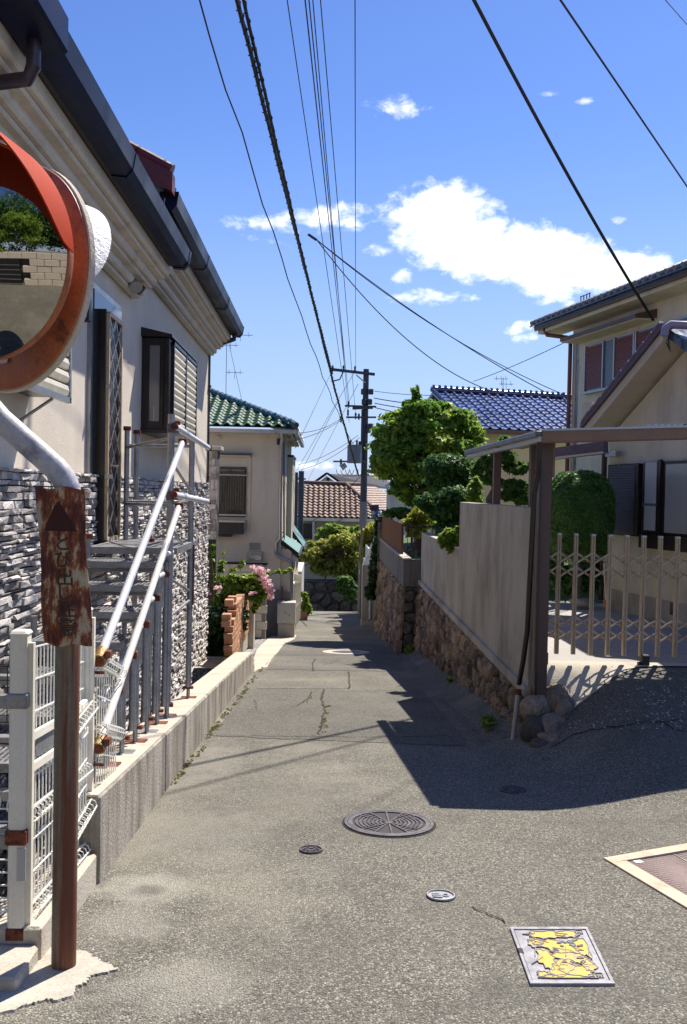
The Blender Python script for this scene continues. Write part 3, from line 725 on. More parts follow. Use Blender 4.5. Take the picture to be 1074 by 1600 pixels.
# ================================================================ LEFT: curb wall, house, scaffold stair, fence, mirror
def ctop(y): return -1.635 - .1135*(y-4.46)
t = thing('retaining_curb', 'weathered concrete curb wall with streaked face along the left of the road', 'curb wall', (-1.28, 4.5, -2.1))
def ysec(mb, x0, x1, y0, y1, zt, zb):
    """block between y0 and y1 whose top follows zt(y)"""
    P = [(x0,y0,zb(y0)),(x1,y0,zb(y0)),(x1,y0,zt(y0)),(x0,y0,zt(y0)),(x0,y1,zb(y1)),(x1,y1,zb(y1)),(x1,y1,zt(y1)),(x0,y1,zt(y1))]
    mb.add(P, [(0,1,2,3),(5,4,7,6),(1,5,6,2),(4,0,3,7),(3,2,6,7),(4,5,1,0)]); return mb
brk = [4.46, 6.35, 8.7, 11.4, 14.25]
for i in range(4):
    o = ysec(MB(), -1.43, -1.15+.003*(i%2), brk[i]+.004, brk[i+1]-.004, ctop, lambda y: gz(0,y)-1.2).build('curb_block', conc, t, bev=.012)
    ysec(MB(), -1.428, -1.16, brk[i]+.006, brk[i+1]-.006, lambda y: ctop(y)+.006, lambda y: ctop(y)-.005).build('top_face', conc_top, o)
t = thing('low_curb', 'low pale concrete curb step under the white fence posts', 'curb', (-1.28, 3.5, -2.0))
ysec(MB(), -1.43, -1.16, 3.56, 4.455, lambda y: gz(0,y)+.17-.02*(4.4-y), lambda y: gz(0,y)-.6).build('curb_block', conc_top, t, bev=.012)
MB().box(-7, -1.165, 3.30, 3.555, -2.6, gz(0,3.4)+.07).build('curb_block', conc_top, t, bev=.012)

H = thing('house', 'cream stucco house with grey stacked stone base and dark gutters, at the left edge', 'house', (-2.2, 10, -3.4))
MB().box(-9, -2.2, 3.95, 15.95, -3.6, 2.8).build('wall', stucco, H)
MB().box(-2.199, -2.17, 3.93, 15.94, -3.5, .11).build('stone_backing', mortar_d, H)
# stacked ledge stones
rr = random.Random(3); st = []
z = -3.45; 
while z < .12:
    h = rr.choice([.02,.026,.034,.042,.055]); y = 3.9+rr.uniform(0,.1)
    if z+h > .155: h = .155-z
    if h < .02: break
    while y < 15.96:
        w = rr.uniform(.07,.30); w = min(w, 15.97-y)
        if w > .04: st.append((y, w, z+rr.uniform(-.004,.004), h))
        y += w+.005
    z += h+.003
def stone_mb(mb, y, w, z, h):
    d = rr.choice([.010,.018,.025,.034,.045]); x0 = -2.172; j = lambda a: rr.uniform(-a, a)
    f = [Vector((x0+d+j(.012), y+.004+j(.006), z+.003+j(.003))), Vector((x0+d+j(.012), y+w-.004+j(.006), z+.003+j(.003))), Vector((x0+d+j(.012), y+w-.004+j(.006), z+h-.003+j(.003))), Vector((x0+d+j(.012), y+.004+j(.006), z+h-.003+j(.003)))]
    m_ = [Vector((x0+d+rr.uniform(.0,.015), y+w*rr.uniform(.3,.7), z+h*rr.uniform(.3,.7)))]
    b = [Vector((x0, p.y, p.z)) for p in f]
    mb.add(f+b+m_, [(0,1,8),(1,2,8),(2,3,8),(3,0,8),(0,4,5,1),(1,5,6,2),(2,6,7,3),(3,7,4,0)])
def px_size(s): return s[1]/((s[0]+.2)**2)*s[3]/s[0]
st.sort(key=lambda s: -(px_size(s) if (s[0] > 5.3 and s[2] > -2.2-.05*s[0]) else 0))
mbs = MB()
for i, s in enumerate(st):
    if i < 300: mb = MB(); stone_mb(mb, *s); mb.build('ledge_stone', clad, H)
    else: stone_mb(mbs, *s)
o = mbs.build('ledge_stones_beyond', clad, H); o['kind'] = 'stuff'
# corner trim
MB().box(-2.215, -2.185, 15.93, 15.97, -3.4, 2.8).build('corner_trim', alu, H)
def eaves(y0, y1, zt, name):
    for k, (x1, zb) in enumerate(((-2.05, zt-.50), (-1.93, zt-.37), (-1.80, zt-.25))):
        MB().box(-2.198-k*.002, x1, y0+.02*k, y1-.06*(2-k), zb, zb+.125).build('eave_moulding', soffit, H, bev=.02)
        MB().box(-2.19, x1-.05, y0+.02*k, y1-.06*(2-k)-.02, zb-.04, zb-.001).build('eave_moulding', soffit, H, bev=.012)
    MB().box(-2.5, -1.70, y0, y1, zt-.125, zt-.03).build('soffit_board', mat('soffit_shade_'+name, (.06,.05,.045), .7), H)  # shade behind the gutter is put into the board's dark colour
    # box gutter: outer face leans, drawn in lengths with joint bands
    prof = [(-1.76,-.14),(-1.64,-.15),(-1.59,-.09),(-1.565,.04),(-1.585,.04),(-1.61,-.08),(-1.65,-.125),(-1.745,-.115),(-1.745,.035),(-1.76,.035)]
    L_ = lin(y0, y1, 2.4)
    for a, b in zip(L_[:-1], L_[1:]):
        g = MB().prism([(x, a+.003, zt+dz) for x, dz in prof], (0, b-a-.006, 0)).build('gutter', navy, H)
        MB().prism([(-1.68+(x+1.68)*1.045, b-.05, zt+dz*1.05-.002) for x, dz in prof], (0,.09,0)).build('joint_band', navy, g)
    for ye in (y0, y1): MB().prism([(-1.76, ye-.006, zt-.145),(-1.63,ye-.006,zt-.155),(-1.58,ye-.006,zt-.09),(-1.56,ye-.006,zt+.045),(-1.76,ye-.006,zt+.04)], (0,.012,0)).build('gutter_end', navy, H)
    P = [(-1.66, y0-.08, zt+.03), (-1.66, y0-.08, zt+.10), (-5.7, y0-.08, zt+2.10), (-5.7, y0-.08, zt+1.98)]
    MB().prism(P, (0, y1-y0+.16, 0)).build('roof_slab', redroof, H)
    nt = int((y1-y0)/.3)
    for i in range(nt):
        yy = y0+(i+.5)*(y1-y0)/nt; MB().tube([(-1.63,yy,zt+.10),(-2.2,yy,zt+.385)], .035, 6).build('roof_tile_roll', redroof, H)
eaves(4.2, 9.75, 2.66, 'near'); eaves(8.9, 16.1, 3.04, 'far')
# gable verge of the farther roof, dark red
MB().prism([(-1.60,8.72,3.02),(-1.60,8.72,3.22),(-4.2,8.72,4.5),(-4.2,8.72,4.3)], (0,.16,0)).build('verge_board', redroof, H)
for i in range(6):
    a = Vector((-1.62-.34*i, 8.80, 3.26+.17*i)); MB().tube([a, a+Vector((-.36,0,.18))], .07, 10).build('verge_tile', redroof, H)
MB().box(-9,-2.2,8.95,15.9,2.8,3.0).build('upper_wall', stucco, H)
MB().tube([(-1.7,8.86,3.0),(-1.72,8.84,2.84),(-1.85,8.9,2.76),(-1.95,9.0,2.9)], .008, 6).build('cable', galv, H)
# bay window
b = MB().box(-2.2, -1.87, 10.18, 12.2, .70, 1.80).build('bay_window', darkbrown, H, bev=.01)
MB().prism([(-2.2,10.12,1.80),(-1.83,10.12,1.802),(-1.83,10.12,1.83),(-2.2,10.12,1.91)], (0,2.14,0)).build('hood', darkbrown, b)
MB().box(-2.2, -1.84, 10.14, 12.24, .655, .70).build('sill', darkbrown, b)
MB().box(-2.10, -1.98, 10.165, 10.179, .80, 1.70).build('side_pane', glassmat('bay_glass', (.16,.15,.15), .1), b)
MB().box(-2.045, -2.035, 10.158, 10.165, .80, .98).build('bottle_shape', frosted, b)
MB().box(-1.955, -1.935, 10.14, 10.18, .74, 1.78).build('frame_bar', darkbrown, b)
def shutter(par, x, y0, y1, z0, z1, n, frames=1):
    wd = (y1-y0)/frames
    for k in range(frames):
        a, c = y0+k*wd, y0+(k+1)*wd
        for (p, q, r_, s) in ((a, a+.035, z0, z1), (c-.035, c, z0, z1), (a, c, z0, z0+.04), (a, c, z1-.04, z1)):
            MB().box(x, x+.035, p+.002, q-.002, r_, s).build('frame_bar', alu if par is lw else darkbrown, par)
        h = (z1-z0-.08)/n
        for i in range(n):
            zz = z0+.04+i*h
            P = [(x+.006,a+.035,zz+.002),(x+.022,a+.035,zz+.012),(x+.03,a+.035,zz+h*.5),(x+.022,a+.035,zz+h*.86),(x+.004,a+.035,zz+h*.90)]
            MB().prism(P, (0, c-a-.07, 0)).build('slat', slatw, par)
lw = None
shutter(b, -1.87, 10.32, 12.18, .72, 1.78, 12, 2)
lw = MB().box(-2.2, -1.93, 5.2, 6.36, .66, 1.80).build('louvre_window', darkbrown, H)
shutter(lw, -1.93, 5.22, 6.38, .62, 1.78, 11, 1)
MB().tube([(-2.19,6.0,.42),(-1.93,6.05,.62)], .012, 6).build('stay', galv, lw)
# lattice door
d_ = MB().box(-2.2, -2.075, 8.05, 8.60, -.62, 1.68).build('lattice_door', darkbrown, H, bev=.006)
MB().box(-2.2, -2.165, 7.86, 9.02, -.62, 1.90).build('door_casing', alu, d_)
MB().box(-2.19, -2.155, 7.93, 8.98, -.55, 1.84).build('door_glass', glass, d_)
for (a, c, z0, z1) in ((8.06,8.09,-.5,1.64),(8.555,8.59,-.5,1.64),(8.09,8.555,-.52,-.48),(8.09,8.555,1.62,1.66)): MB().box(-2.074,-2.045,a,c,z0,z1).build('leaf_frame', bronze, d_)
n_d = 8; zz0, zz1 = -.48, 1.62; hh = (zz1-zz0)/n_d
for k in range(n_d):
    za = zz0+k*hh
    for (ya, yb) in ((8.09,8.322),(8.322,8.555)):
        for (p, q) in (((ya,za),(yb,za+hh)), ((yb,za),(ya,za+hh))):
            MB().beam((-2.055,p[0],p[1]), (-2.055,q[0],q[1]), .012, .008, (1,0,0)).build('lattice_bar', alu, d_)
for z_ in (.10, .95): MB().box(-2.07,-2.0,8.04,8.07,z_-.02,z_+.02).build('hinge', alu, d_)
MB().box(-2.06,-1.98,8.18,8.22,.20,.215).build('handle', alu, d_)
# wall lamp, security light
l_ = MB().box(-2.2, -2.09, 7.52, 7.60, 1.46, 1.84).build('wall_lamp', black, H, bev=.006)
MB().box(-2.185, -2.11, 7.508, 7.519, 1.49, 1.81).build('lamp_panel', frosted, l_)
s_ = MB().tube([(-2.2,9.15,2.22),(-2.11,9.15,2.22)], .05, 12).build('security_light', black, H)
MB().tube([(-2.10,9.15,2.22),(-2.03,9.06,2.12)], [.05,.075], 12).build('lamp_head', galv, s_, smooth=True)
MB().tube([(-2.12,9.3,2.24),(-2.02,9.3,2.14)], [.04,.06], 12).build('lamp_head', darkbrown, s_, smooth=True)
# downpipes
p0 = at(371,512,15.95); p1 = at(366,530,15.95); p2 = at(334,540,15.95); p3 = at(326,550,15.97)
MB().tube([p0, p1+Vector((0,0,.05)), p1, p1+Vector((-.06,0,-.02)), p2, p3, Vector((p3.x,p3.y,-3.4))], .045, 10).build('downpipe', purple, H, smooth=True)
for z_ in (1.9,.2,-1.4,-2.8): MB().box(p3.x-.06,p3.x+.06,p3.y-.055,p3.y+.055,z_,z_+.05).build('pipe_bracket', purple, H)
MB().tube([(-1.68,4.86,2.54),(-1.68,4.86,2.36),(-1.72,4.88,2.30),(-2.12,5.0,2.30),(-2.15,5.0,2.26),(-2.15,5.0,-1)], .042, 10).build('downpipe', purple, H, smooth=True)
MB().box(-1.80,-1.53,4.15,5.02,2.50,2.73).build('gutter_box', navy, H, bev=.02)
MB().box(-2.21,-2.195,4.3,5.3,2.0,2.32).build('vent_grille', darkbrown, H)

# stone gate column past the corner
t = thing('gate_column', 'narrow grey stone column with flat cap just past the corner of the near house', 'stone column', (-2.2,17,-3.4))
MB().box(-2.45,-2.12,16.9,17.25,-3.4,.78).build('shaft', mortar_d, t)
MB().box(-2.52,-2.05,16.83,17.32,.78,.86).build('cap', conc_g, t, bev=.01)
rr = random.Random(9)
z = -1.0
while z < .76:
    h = rr.uniform(.08,.3); h = min(h,.775-z); x = -2.45
    while x < -2.13:
        w = rr.uniform(.05,.12); w = min(w, -2.118-x); MB().box(x+.002,x+w-.002,16.86+rr.uniform(0,.025),16.899,z,z+h-.006).build('stone', clad, t); x += w
    z += h
MB().box(-2.44,-2.13,16.84,16.90,-1.75,-1.02).build('dark_block', black, t)  # black block across the lower part of the column

# ---- scaffold stair
S = thing('scaffold_stair', 'grey galvanised scaffold stair of stepped grating treads standing on the curb wall', 'scaffold stair', (-1.3, 6.5, -2.1))
XR, XL = -1.30, -2.02
def clampb(p, par, m=rust, s=.04): MB().box(p[0]-s,p[0]+s,p[1]-s,p[1]+s,p[2]-s*.8,p[2]+s*.8).build('clamp', m, par, bev=.008)
def foot(x, y, zt, par):
    MB().box(x-.075,x+.075,y-.075,y+.075,zt+.001,zt+.009).build('base_plate', rust if R.random() < .4 else galv, par)
    MB().tube([(x,y,zt+.009),(x,y,zt+.17)], .017, 8).build('jack_screw', galv, par)
    MB().box(x-.05,x+.05,y-.018,y+.018,zt+.10,zt+.125).build('jack_nut', rust, par)
steps = [(4.78+.40*i, -1.52+.148*i) for i in range(7)]
for i, (y, z) in enumerate(steps):
    zt = ctop(y); zf = -3.42
    pr = MB().tube([(XR,y,zt+.10),(XR,y,z+.16)], .024, 10).build('post', galv, S, smooth=True); foot(XR, y, zt, pr)
    if i: pr2 = MB().tube([(XR,y-.11,zt+.12),(XR,y-.11,z+.02)], .024, 10).build('post', galv, S, smooth=True); clampb((XR,y-.11,z-.08), pr2, rust, .033)
    MB().tube([(XL,y,zf),(XL,y,z+.16)], .024, 8).build('post', galv, S, smooth=True)
    # hooked bracket (rounded) over the step
    arc = [Vector((XR+.015, y-.02+.07*math.cos(a), z+.07+.07*math.sin(a))) for a in [math.pi*q/8 for q in range(9)]]
    MB().tube([Vector((XR+.015,y+.05,z-.18))]+arc+[Vector((XR+.015,y-.09,z-.22))], .017, 8).build('hook_bracket', galv, S, smooth=True)
    MB().tube([(XR+.02,y-.19,z+.09),(XR+.02,y+.03,z+.09)], .022, 10).build('short_tube', galv_w, S, smooth=True)
    MB().tube([(XL,y-.03,z-.06),(XR,y-.03,z-.06)], .021, 8).build('ledger', galv, S, smooth=True)
    # tread
    tr = MB().beam((XL+.02,y-.22,z), (XR-.03,y-.22,z), .03, .05).build('tread', galv, S)
    MB().beam((XL+.02,y+.10,z), (XR-.03,y+.10,z), .03, .05).build('tread_edge', galv, tr)
    for k in range(20):
        xx = XL+.04+k*(XR-XL-.1)/19; MB().box(xx-.009,xx+.009,y-.205,y+.085,z-.012,z+.020).build('grating_bar', galv, tr)
    for k in (-.12, 0): MB().box(XL+.03,XR-.04,y+k-.008,y+k+.008,z-.016,z+.014).build('cross_bar', galv, tr)
# top landing
ly, lz = 7.75, -.55
land_t = MB().beam((XL,7.42,lz),(XR,7.42,lz), .045, .06).build('landing', galv, S)
MB().beam((XL,8.7,lz),(XR,8.7,lz), .045, .06).build('landing_edge', galv, land_t)
for x in (XL, XR): MB().beam((x,7.45,lz),(x,8.68,lz), .045, .06).build('landing_edge', galv, land_t)
for k in range(22): xx = XL+.04+k*(XR-XL-.08)/21; MB().box(xx-.010,xx+.010,7.45,8.68,lz-.01,lz+.025).build('grating_bar', galv, land_t)
for k in range(5): yy = 7.6+k*.25; MB().box(XL+.03,XR-.03,yy-.008,yy+.008,lz-.014,lz+.018).build('cross_bar', galv, land_t)
for (x, y, zt, zb, r) in ((XR+.02,7.10,.62,ctop(7.1)+.1,.030),(XR,8.35,.52,ctop(8.35)+.12,.028),(XL+.05,8.5,.60,-3.42,.026),(XL+.10,8.72,.58,-3.42,.026),(XL-.02,7.4,-.42,-3.42,.028),(XL+.35,8.3,-.5,-3.42,.02)):
    pp = MB().tube([(x,y,zb),(x,y,zt)], r, 12).build('standard', galv, S, smooth=True)
    if x > -1.5: foot(x, y, ctop(y), pp)
    else: MB().tube([(x,y,zt-.03),(x,y,zt+.01)], r*1.5, 12).build('collar', rust, pp)
for z in (.42, -.14):
    MB().tube([(XL+.05,8.5,z),(XR,8.35,z)], .017, 8).build('guard_rail', galv, S, smooth=True)
    MB().tube([(XR+.02,7.10,z),(XL+.05,8.5,z-.02)], .015, 8).build('guard_rail', galv, S, smooth=True)
    q = MB().tube([(XR+.07,6.98,z+.09),(XR+.09,8.9,z+.01)], .027, 14).build('outer_tube', galv_w, S, smooth=True)
    MB().tube([(XR+.07,6.955,z+.09),(XR+.07,6.99,z+.09)], .031, 14).build('rusty_end', rust, q)
    clampb((XR+.035,7.10,z+.08), q, iron, .045); clampb((XR+.07,7.12,z+.13), q, rust, .022); clampb((XR+.09,8.9,z+.01), q, rust, .034)
for a, b_ in (((XR,7.15,.25),(XR,8.3,-.02)),((XR,7.15,-.3),(XR,8.3,-.65)),((XR,7.15,-.75),(XR,8.3,-1.0)),((XL+.1,7.45,-.62),(XR-.3,7.45,-.95)),((XR,7.2,-1.1),(XR,8.3,-1.1))):
    MB().tube([a, b_], .014, 8).build('brace', galv, S, smooth=True)
MB().tube([(XR+.03,8.36,-.55),(XR+.03,8.36,-1.15)], .012, 8).build('rusty_rod', rust, S)
# two long bright raking tubes
for (a, b_, m) in (((-1.20,4.62,-.93),(-1.17,7.05,.40),galv_w), ((-1.20,4.62,-1.41),(-1.18,6.98,-.13),rust_tube)):
    q = MB().tube([a, b_], .0245, 16).build('raking_tube', m, S, smooth=True)
    dd = (Vector(b_)-Vector(a)).normalized(); A_ = Vector(a)
    k = MB(); k.tube([A_-dd*.03, A_+dd*.05], .042, 12); k.build('coupler', yellowrust, q, smooth=True)
    MB().tube([A_-dd*.034, A_-dd*.028], .030, 12).build('tube_mouth', rust, q)
    for sx in (-.045, .045): MB().box(A_.x+sx-.016,A_.x+sx+.016,A_.y-.03,A_.y+.03,A_.z+.0,A_.z+.04).build('coupler_bolt', rust, q, bev=.004)
    clampb(Vector(b_)-dd*.02, q, rust, .034)
# lower stack of pipes at the far left behind the fence
for k, (y, z) in enumerate([(4.15,-.95),(4.15,-1.25),(4.1,-1.5),(4.2,-1.72)]):
    MB().beam((-2.15,y,z),(-1.36,y,z), .06, .045).build('ledger', galv, S)
for k in range(3): MB().tube([(-1.75-.12*k,4.1,-1.05-.22*k),(-1.75-.12*k,4.6,-1.05-.22*k)], .024, 10).build('short_tube', galv_w, S, smooth=True)
for x, y in ((-2.05,4.3),(-1.62,4.55)): MB().tube([(x,y,-3.42),(x,y,-.85)], .024, 10).build('post', galv, S, smooth=True)

# ---- white mesh fence
Fc = thing('mesh_fence', 'white steel fence with two square posts and wire mesh panels at lower left', 'fence', (-1.27, 3.6, -1.9))
def fpost(y, zt, zb, w=.036):
    p = MB().box(-1.27-w,-1.27+w,y-w,y+w,zb,zt).build('post', wfence, Fc, bev=.01)
    MB().box(-1.27-w-.004,-1.27+w+.004,y-w-.004,y+w+.004,zt-.012,zt+.012).build('post_cap', wfence, p, bev=.01)
    MB().box(-1.27-w-.006,-1.27+w+.006,y-w-.006,y+w+.006,zb,zb+.055).build('rusty_foot', rust, p, bev=.006)
    MB().box(-1.27+w-.001,-1.27+w+.022,y-.014,y+.014,zb-.03,zt-.04).build('side_channel', wfence, p)
    return p
pA = fpost(3.60, -.625, -1.93); pB = fpost(4.55, -.66, -1.98)
for z_ in (-.90, -1.48): MB().box(-1.315,-1.225,3.555,3.645,z_-.04,z_+.025).build('band_clamp', rust if z_ < -1.2 else galv, pA, bev=.006)
MB().box(-1.262,-1.225,3.558,3.563,-1.42-.7*0-.25,-1.42-.11).build('label_plate', frosted, pA)
for z_ in (-1.0,-1.5): MB().tube([(-1.23,4.56,z_),(-1.16,4.56,z_)], .009, 8).build('bolt', rust, pB)
def mesh_panel(y0, y1, z0, z1, x, curls, slope=-.10, st=.048, hz=.15, w=.0028):
    pn = MB()
    L_ = lin(y0, y1, st)
    def zz(y, z): return z + slope*(y-y0)
    for y in L_: pn.beam((x,y,zz(y,z0)),(x,y,zz(y,z1)), w*2, w*2, (0,1,0))
    for z in lin(z0, z1, hz): pn.beam((x+.004,y0,zz(y0,z)),(x+.004,y1,zz(y1,z)), w*2.2, w*2.2)
    o = pn.build('mesh_panel', wmesh, Fc); o['kind'] = 'stuff'
    for zc in curls:
        mb = MB()
        for y in L_:
            pts = [(x+.03-.03*math.cos(a), y, zz(y,zc)+.035*math.sin(a)) for a in [2*math.pi*q/8 for q in range(9)]]
            mb.tube(pts, w, 4, cap=False)
        for a in (0, 1.6, 3.14, 4.7): mb.beam((x+.03-.03*math.cos(a), y0, zz(y0,zc)+.035*math.sin(a)), (x+.03-.03*math.cos(a), y1, zz(y1,zc)+.035*math.sin(a)), w*2, w*2)
        q = mb.build('mesh_curl', wmesh, Fc); q['kind'] = 'stuff'
mesh_panel(3.66, 4.49, -1.84, -.70, -1.255, [-1.42, -1.84])
mesh_panel(4.62, 5.06, -1.78, -.98, -1.215, [-.95, -1.32, -1.72], -.35)
mesh_panel(4.02, 4.44, -1.74, -1.20, -1.22, [-1.20, -1.72], .10)
for (y0, y1, z) in ((3.65,4.5,-1.08),(3.65,4.5,-1.215)):
    MB().beam((-1.235,y0,z),(-1.235,y1,z-.08), .02, .035).build('rail', wfence, Fc)
MB().prism([(-1.243,3.78,-1.20),(-1.243,3.72,-1.19),(-1.243,3.70,-1.15),(-1.243,3.74,-1.11),(-1.243,3.84,-1.09),(-1.243,4.4,-1.14),(-1.243,4.4,-1.25)], (.006,0,0)).build('grey_plate', mat('plate_grey', (.16,.17,.18), .5), Fc)
MB().box(-1.252,-1.222,4.36,4.47,-1.26,-1.12).build('latch_box', wfence, Fc, bev=.006)
# mesh at the very left (fence turning the corner)
mb = MB()
for x in lin(-2.6, -1.31, .05): mb.beam((x,3.6,-1.93),(x,3.6,-1.38), .006, .006, (0,1,0))
for z in lin(-1.93, -1.38, .055): mb.beam((-2.6,3.605,z),(-1.31,3.605,z), .006, .006)
for x in lin(-2.6, -1.31, .05): mb.tube([(x,3.6+.03*math.sin(a),-1.36+.03*math.cos(a)) for a in [math.pi*q/5 for q in range(11)]], .003, 4, cap=False)
o = mb.build('mesh_panel', wmesh, Fc); o['kind'] = 'stuff'
mb = MB()
for x in lin(-2.4,-1.31,.035): mb.beam((x,3.75,-1.05),(x,3.75,-.80), .004, .004, (0,1,0))
for z in lin(-1.05,-.80,.03): mb.beam((-2.4,3.752,z),(-1.31,3.752,z), .004, .004)
mb.tube([(-1.34,3.72,-.78),(-1.36,3.72,-1.5)], .004, 5); mb.tube([(-1.9,3.72,-1.1),(-1.31,3.72,-1.14)], .004, 5)
o = mb.build('black_netting', black, Fc); o['kind'] = 'stuff'
for z_ in (-.90,-1.50): MB().box(-2.5,-1.31,3.58,3.62,z_-.045,z_+.01).build('cross_rail', galv, Fc)

# ---- traffic mirror on its post
PX_, PY_ = at(100,1500,3.52).x, 3.52
T = thing('traffic_mirror', 'pair of orange convex traffic mirrors on a rusty bent steel post at the left edge', 'traffic mirror', (PX_, PY_, gz(PX_,PY_)))
rustpole = mat('pole_rust_streaked', (.19,.165,.11), .65, .25, 4, 60, .3, .006, c2=(.13,.036,.014), thr=(.40,.56), stain=16, streak=.05)
zb = gz(PX_,PY_)
MB().tube([(PX_,PY_,zb-.05),(PX_,PY_,0-.03)], .050, 24).build('lower_post', rustpole, T, smooth=True)
bend = Vector((PX_,PY_,-.06)); q1 = at(0,655,3.5); 
polew = mat('pole_greyblue', (.42,.42,.46), .5, .15, 5, 70, .2, c2=(.20,.19,.24), thr=(.5,.65), stain=9)
MB().tube([bend+Vector((0,0,-.02)), bend+Vector((-.006,0,.05)), bend+Vector((-.03,0,.10)), bend+Vector((-.06,0,.135)), q1, q1+(q1-at(70,735,3.5))*.8], .050, 24).build('upper_post', polew, T, smooth=True)
top = q1+(q1-at(70,735,3.5))*.8
MB().tube([top+Vector((.01,0,-.02)), Vector((-1.50,3.6,.55)), Vector((-1.50,3.6,1.25))], .045, 16).build('upper_post', polew, T, smooth=True)
orange = mat('hood_orange_red', (.36,.030,.004), .75, .15, 3, 80, .15, .004, spec=.12, c2=(.28,.03,.02), thr=(.55,.75), stain=5)
orange2 = mat('disc_orange', (.34,.10,.035), .55, .25, 5, 80, .12, .004, c2=(.16,.05,.025), thr=(.56,.66), stain=11)
mirm = bpy.data.materials.new('mirror_face'); mirm.use_nodes = True; bb = mirm.node_tree.nodes['Principled BSDF']; bb.inputs['Metallic'].default_value = 1; bb.inputs['Roughness'].default_value = .02; bb.inputs['Base Color'].default_value = (.40,.38,.35,1)
white_rough = mat('hood_white_crackled', (.78,.76,.74), .6, .08, 10, 45, .8, .02, c2=(.35,.33,.32), thr=(.6,.72), stain=30)
def disc_frame(c, n):
    n = Vector(n).normalized(); a = n.cross(Z3).normalized(); b = a.cross(n)
    if b.z < 0: b = -b
    return n, a, b
Z3 = Vector((0,0,1))
def lathe(c, fr, prof, m, name, smooth=True, k=72):
    n, a, b = fr; mb = MB(); vs = [c+(a*math.cos(2*math.pi*i/k)+b*math.sin(2*math.pi*i/k))*rad+n*d for (rad, d) in prof for i in range(k)]
    fs = [(j*k+i, j*k+(i+1)%k, (j+1)*k+(i+1)%k, (j+1)*k+i) for j in range(len(prof)-1) for i in range(k)]
    return mb.add(vs, fs).build(name, m, T, smooth=smooth)
def hood(c, fr, r, dep, span, flare, m, tilt=0., th=.006):
    n, a, b = fr; K = 56; mb = MB(); vs = []
    for i in range(K+1):
        t_ = math.pi/2+tilt-span+2*span*i/K; w = dep*max(0.0, math.sin(math.pi*i/K))**.5
        for q in (0, .5, 1):
            vs.append(c+(a*math.cos(t_)+b*math.sin(t_))*(r+flare*w*q)+n*(w*q))
        for q in (1, .5, 0):
            vs.append(c+(a*math.cos(t_)+b*math.sin(t_))*(r+flare*w*q-th)+n*(w*q))
    mb.add(vs, [(i*6+j, i*6+(j+1)%6, (i+1)*6+(j+1)%6, (i+1)*6+j) for i in range(K) for j in range(6)]); return mb.build('hood', m, T, smooth=True)
# nearer mirror, facing back up the street
c1 = at(-44,394,3.10); f1 = disc_frame(c1, (-.25,-.968,-.13))
rm = .385; R_ = rm*2.0; prof = [(rm*q/14+1e-4, .004+math.sqrt(R_*R_-(rm*q/14)**2)-math.sqrt(R_*R_-rm*rm)) for q in range(14,-1,-1)]
lathe(c1, f1, prof, mirm, 'mirror', 'all')
lathe(c1, f1, [(.384,.004),(.388,.009),(.394,.004),(.395,-.012),(.39,-.03),(.2,-.07),(.01,-.08)], orange2, 'frame')
hood(c1, f1, .408, .34, 1.62, .16, orange)
# farther mirror, seen from its orange back
c2 = at(20,436,3.45); f2 = disc_frame(c2, (.55,.835,-.04))
lathe(c2, f2, [(.01,-.075),(.10,-.070),(.30,-.045),(.43,-.022),(.448,-.012),(.450,.0)], orange2, 'back_plate')
lathe(c2, f2, [(.4505,-.004),(.456,.0),(.456,.022),(.44,.03),(.39,.03)], conc_top, 'rim')
lathe(c2, f2, [(.392,.03),(.3,.05),(.15,.065),(.01,.07)], mirm, 'mirror')
hood(c2, f2, .375, .27, 1.72, .03, white_rough)
a_, b_2 = f2[1], f2[2]; nb_ = -f2[0]
def bp_(x, z): return c2+a_*x+b_2*z+nb_*.048
sx = 1 if a_.x > 0 else -1
MB().prism([bp_(sx*.03,-.25), bp_(sx*.075,-.25), bp_(sx*.055,-.35), bp_(sx*.01,-.35)], nb_*.002).build('sticker', mat('sticker_grey', (.5,.48,.46), .6), T)
pk = Vector((-1.50,3.6,0))
MB().tube([c1-f1[0]*.08, Vector((-1.50,3.6,c1.z))], .026, 10).build('bracket', galv, T)
MB().tube([c2, Vector((-1.50,3.62,c2.z))], .026, 10).build('bracket', galv, T)

# ---- rusted warning plate fixed to the post
pc = Vector((PX_-.008, PY_-.058, 0)); zt = at(90,762,3.46).z; zbm = at(95,1008,3.46).z; hw = .097
SG = thing('warning_sign', 'badly rusted narrow warning sign with faded black Japanese lettering on the post', 'sign', (PX_, PY_-.06, zbm))
signm = bpy.data.materials.new('rusted_enamel'); signm.use_nodes = True
nt = signm.node_tree; N = nt.nodes; L = nt.links; b0 = N['Principled BSDF']; tc = N.new('ShaderNodeTexCoord'); mp = N.new('ShaderNodeMapping'); mp.inputs['Scale'].default_value = (1,1,.35); L.new(tc.outputs['Object'], mp.inputs[0])
nz = N.new('ShaderNodeTexNoise'); nz.inputs['Scale'].default_value = 26; nz.inputs['Detail'].default_value = 9; nz.inputs['Roughness'].default_value = .7; L.new(mp.outputs[0], nz.inputs['Vector'])
nz2 = N.new('ShaderNodeTexNoise'); nz2.inputs['Scale'].default_value = 9; nz2.inputs['Detail'].default_value = 3; L.new(tc.outputs['Object'], nz2.inputs['Vector'])
ad = N.new('ShaderNodeMath'); ad.operation = 'MULTIPLY_ADD'; L.new(nz2.outputs[0], ad.inputs[0]); ad.inputs[1].default_value = .5; L.new(nz.outputs[0], ad.inputs[2])
cr = N.new('ShaderNodeValToRGB'); L.new(ad.outputs[0], cr.inputs[0]); e = cr.color_ramp.elements
e[0].position = .50; e[0].color = (.022,.004,.003,1); e[1].position = .92; e[1].color = (.42,.36,.27,1)
for p_, c_ in ((.66,(.085,.013,.006,1)),(.765,(.21,.055,.016,1)),(.82,(.40,.27,.15,1))): x = e.new(p_); x.color = c_
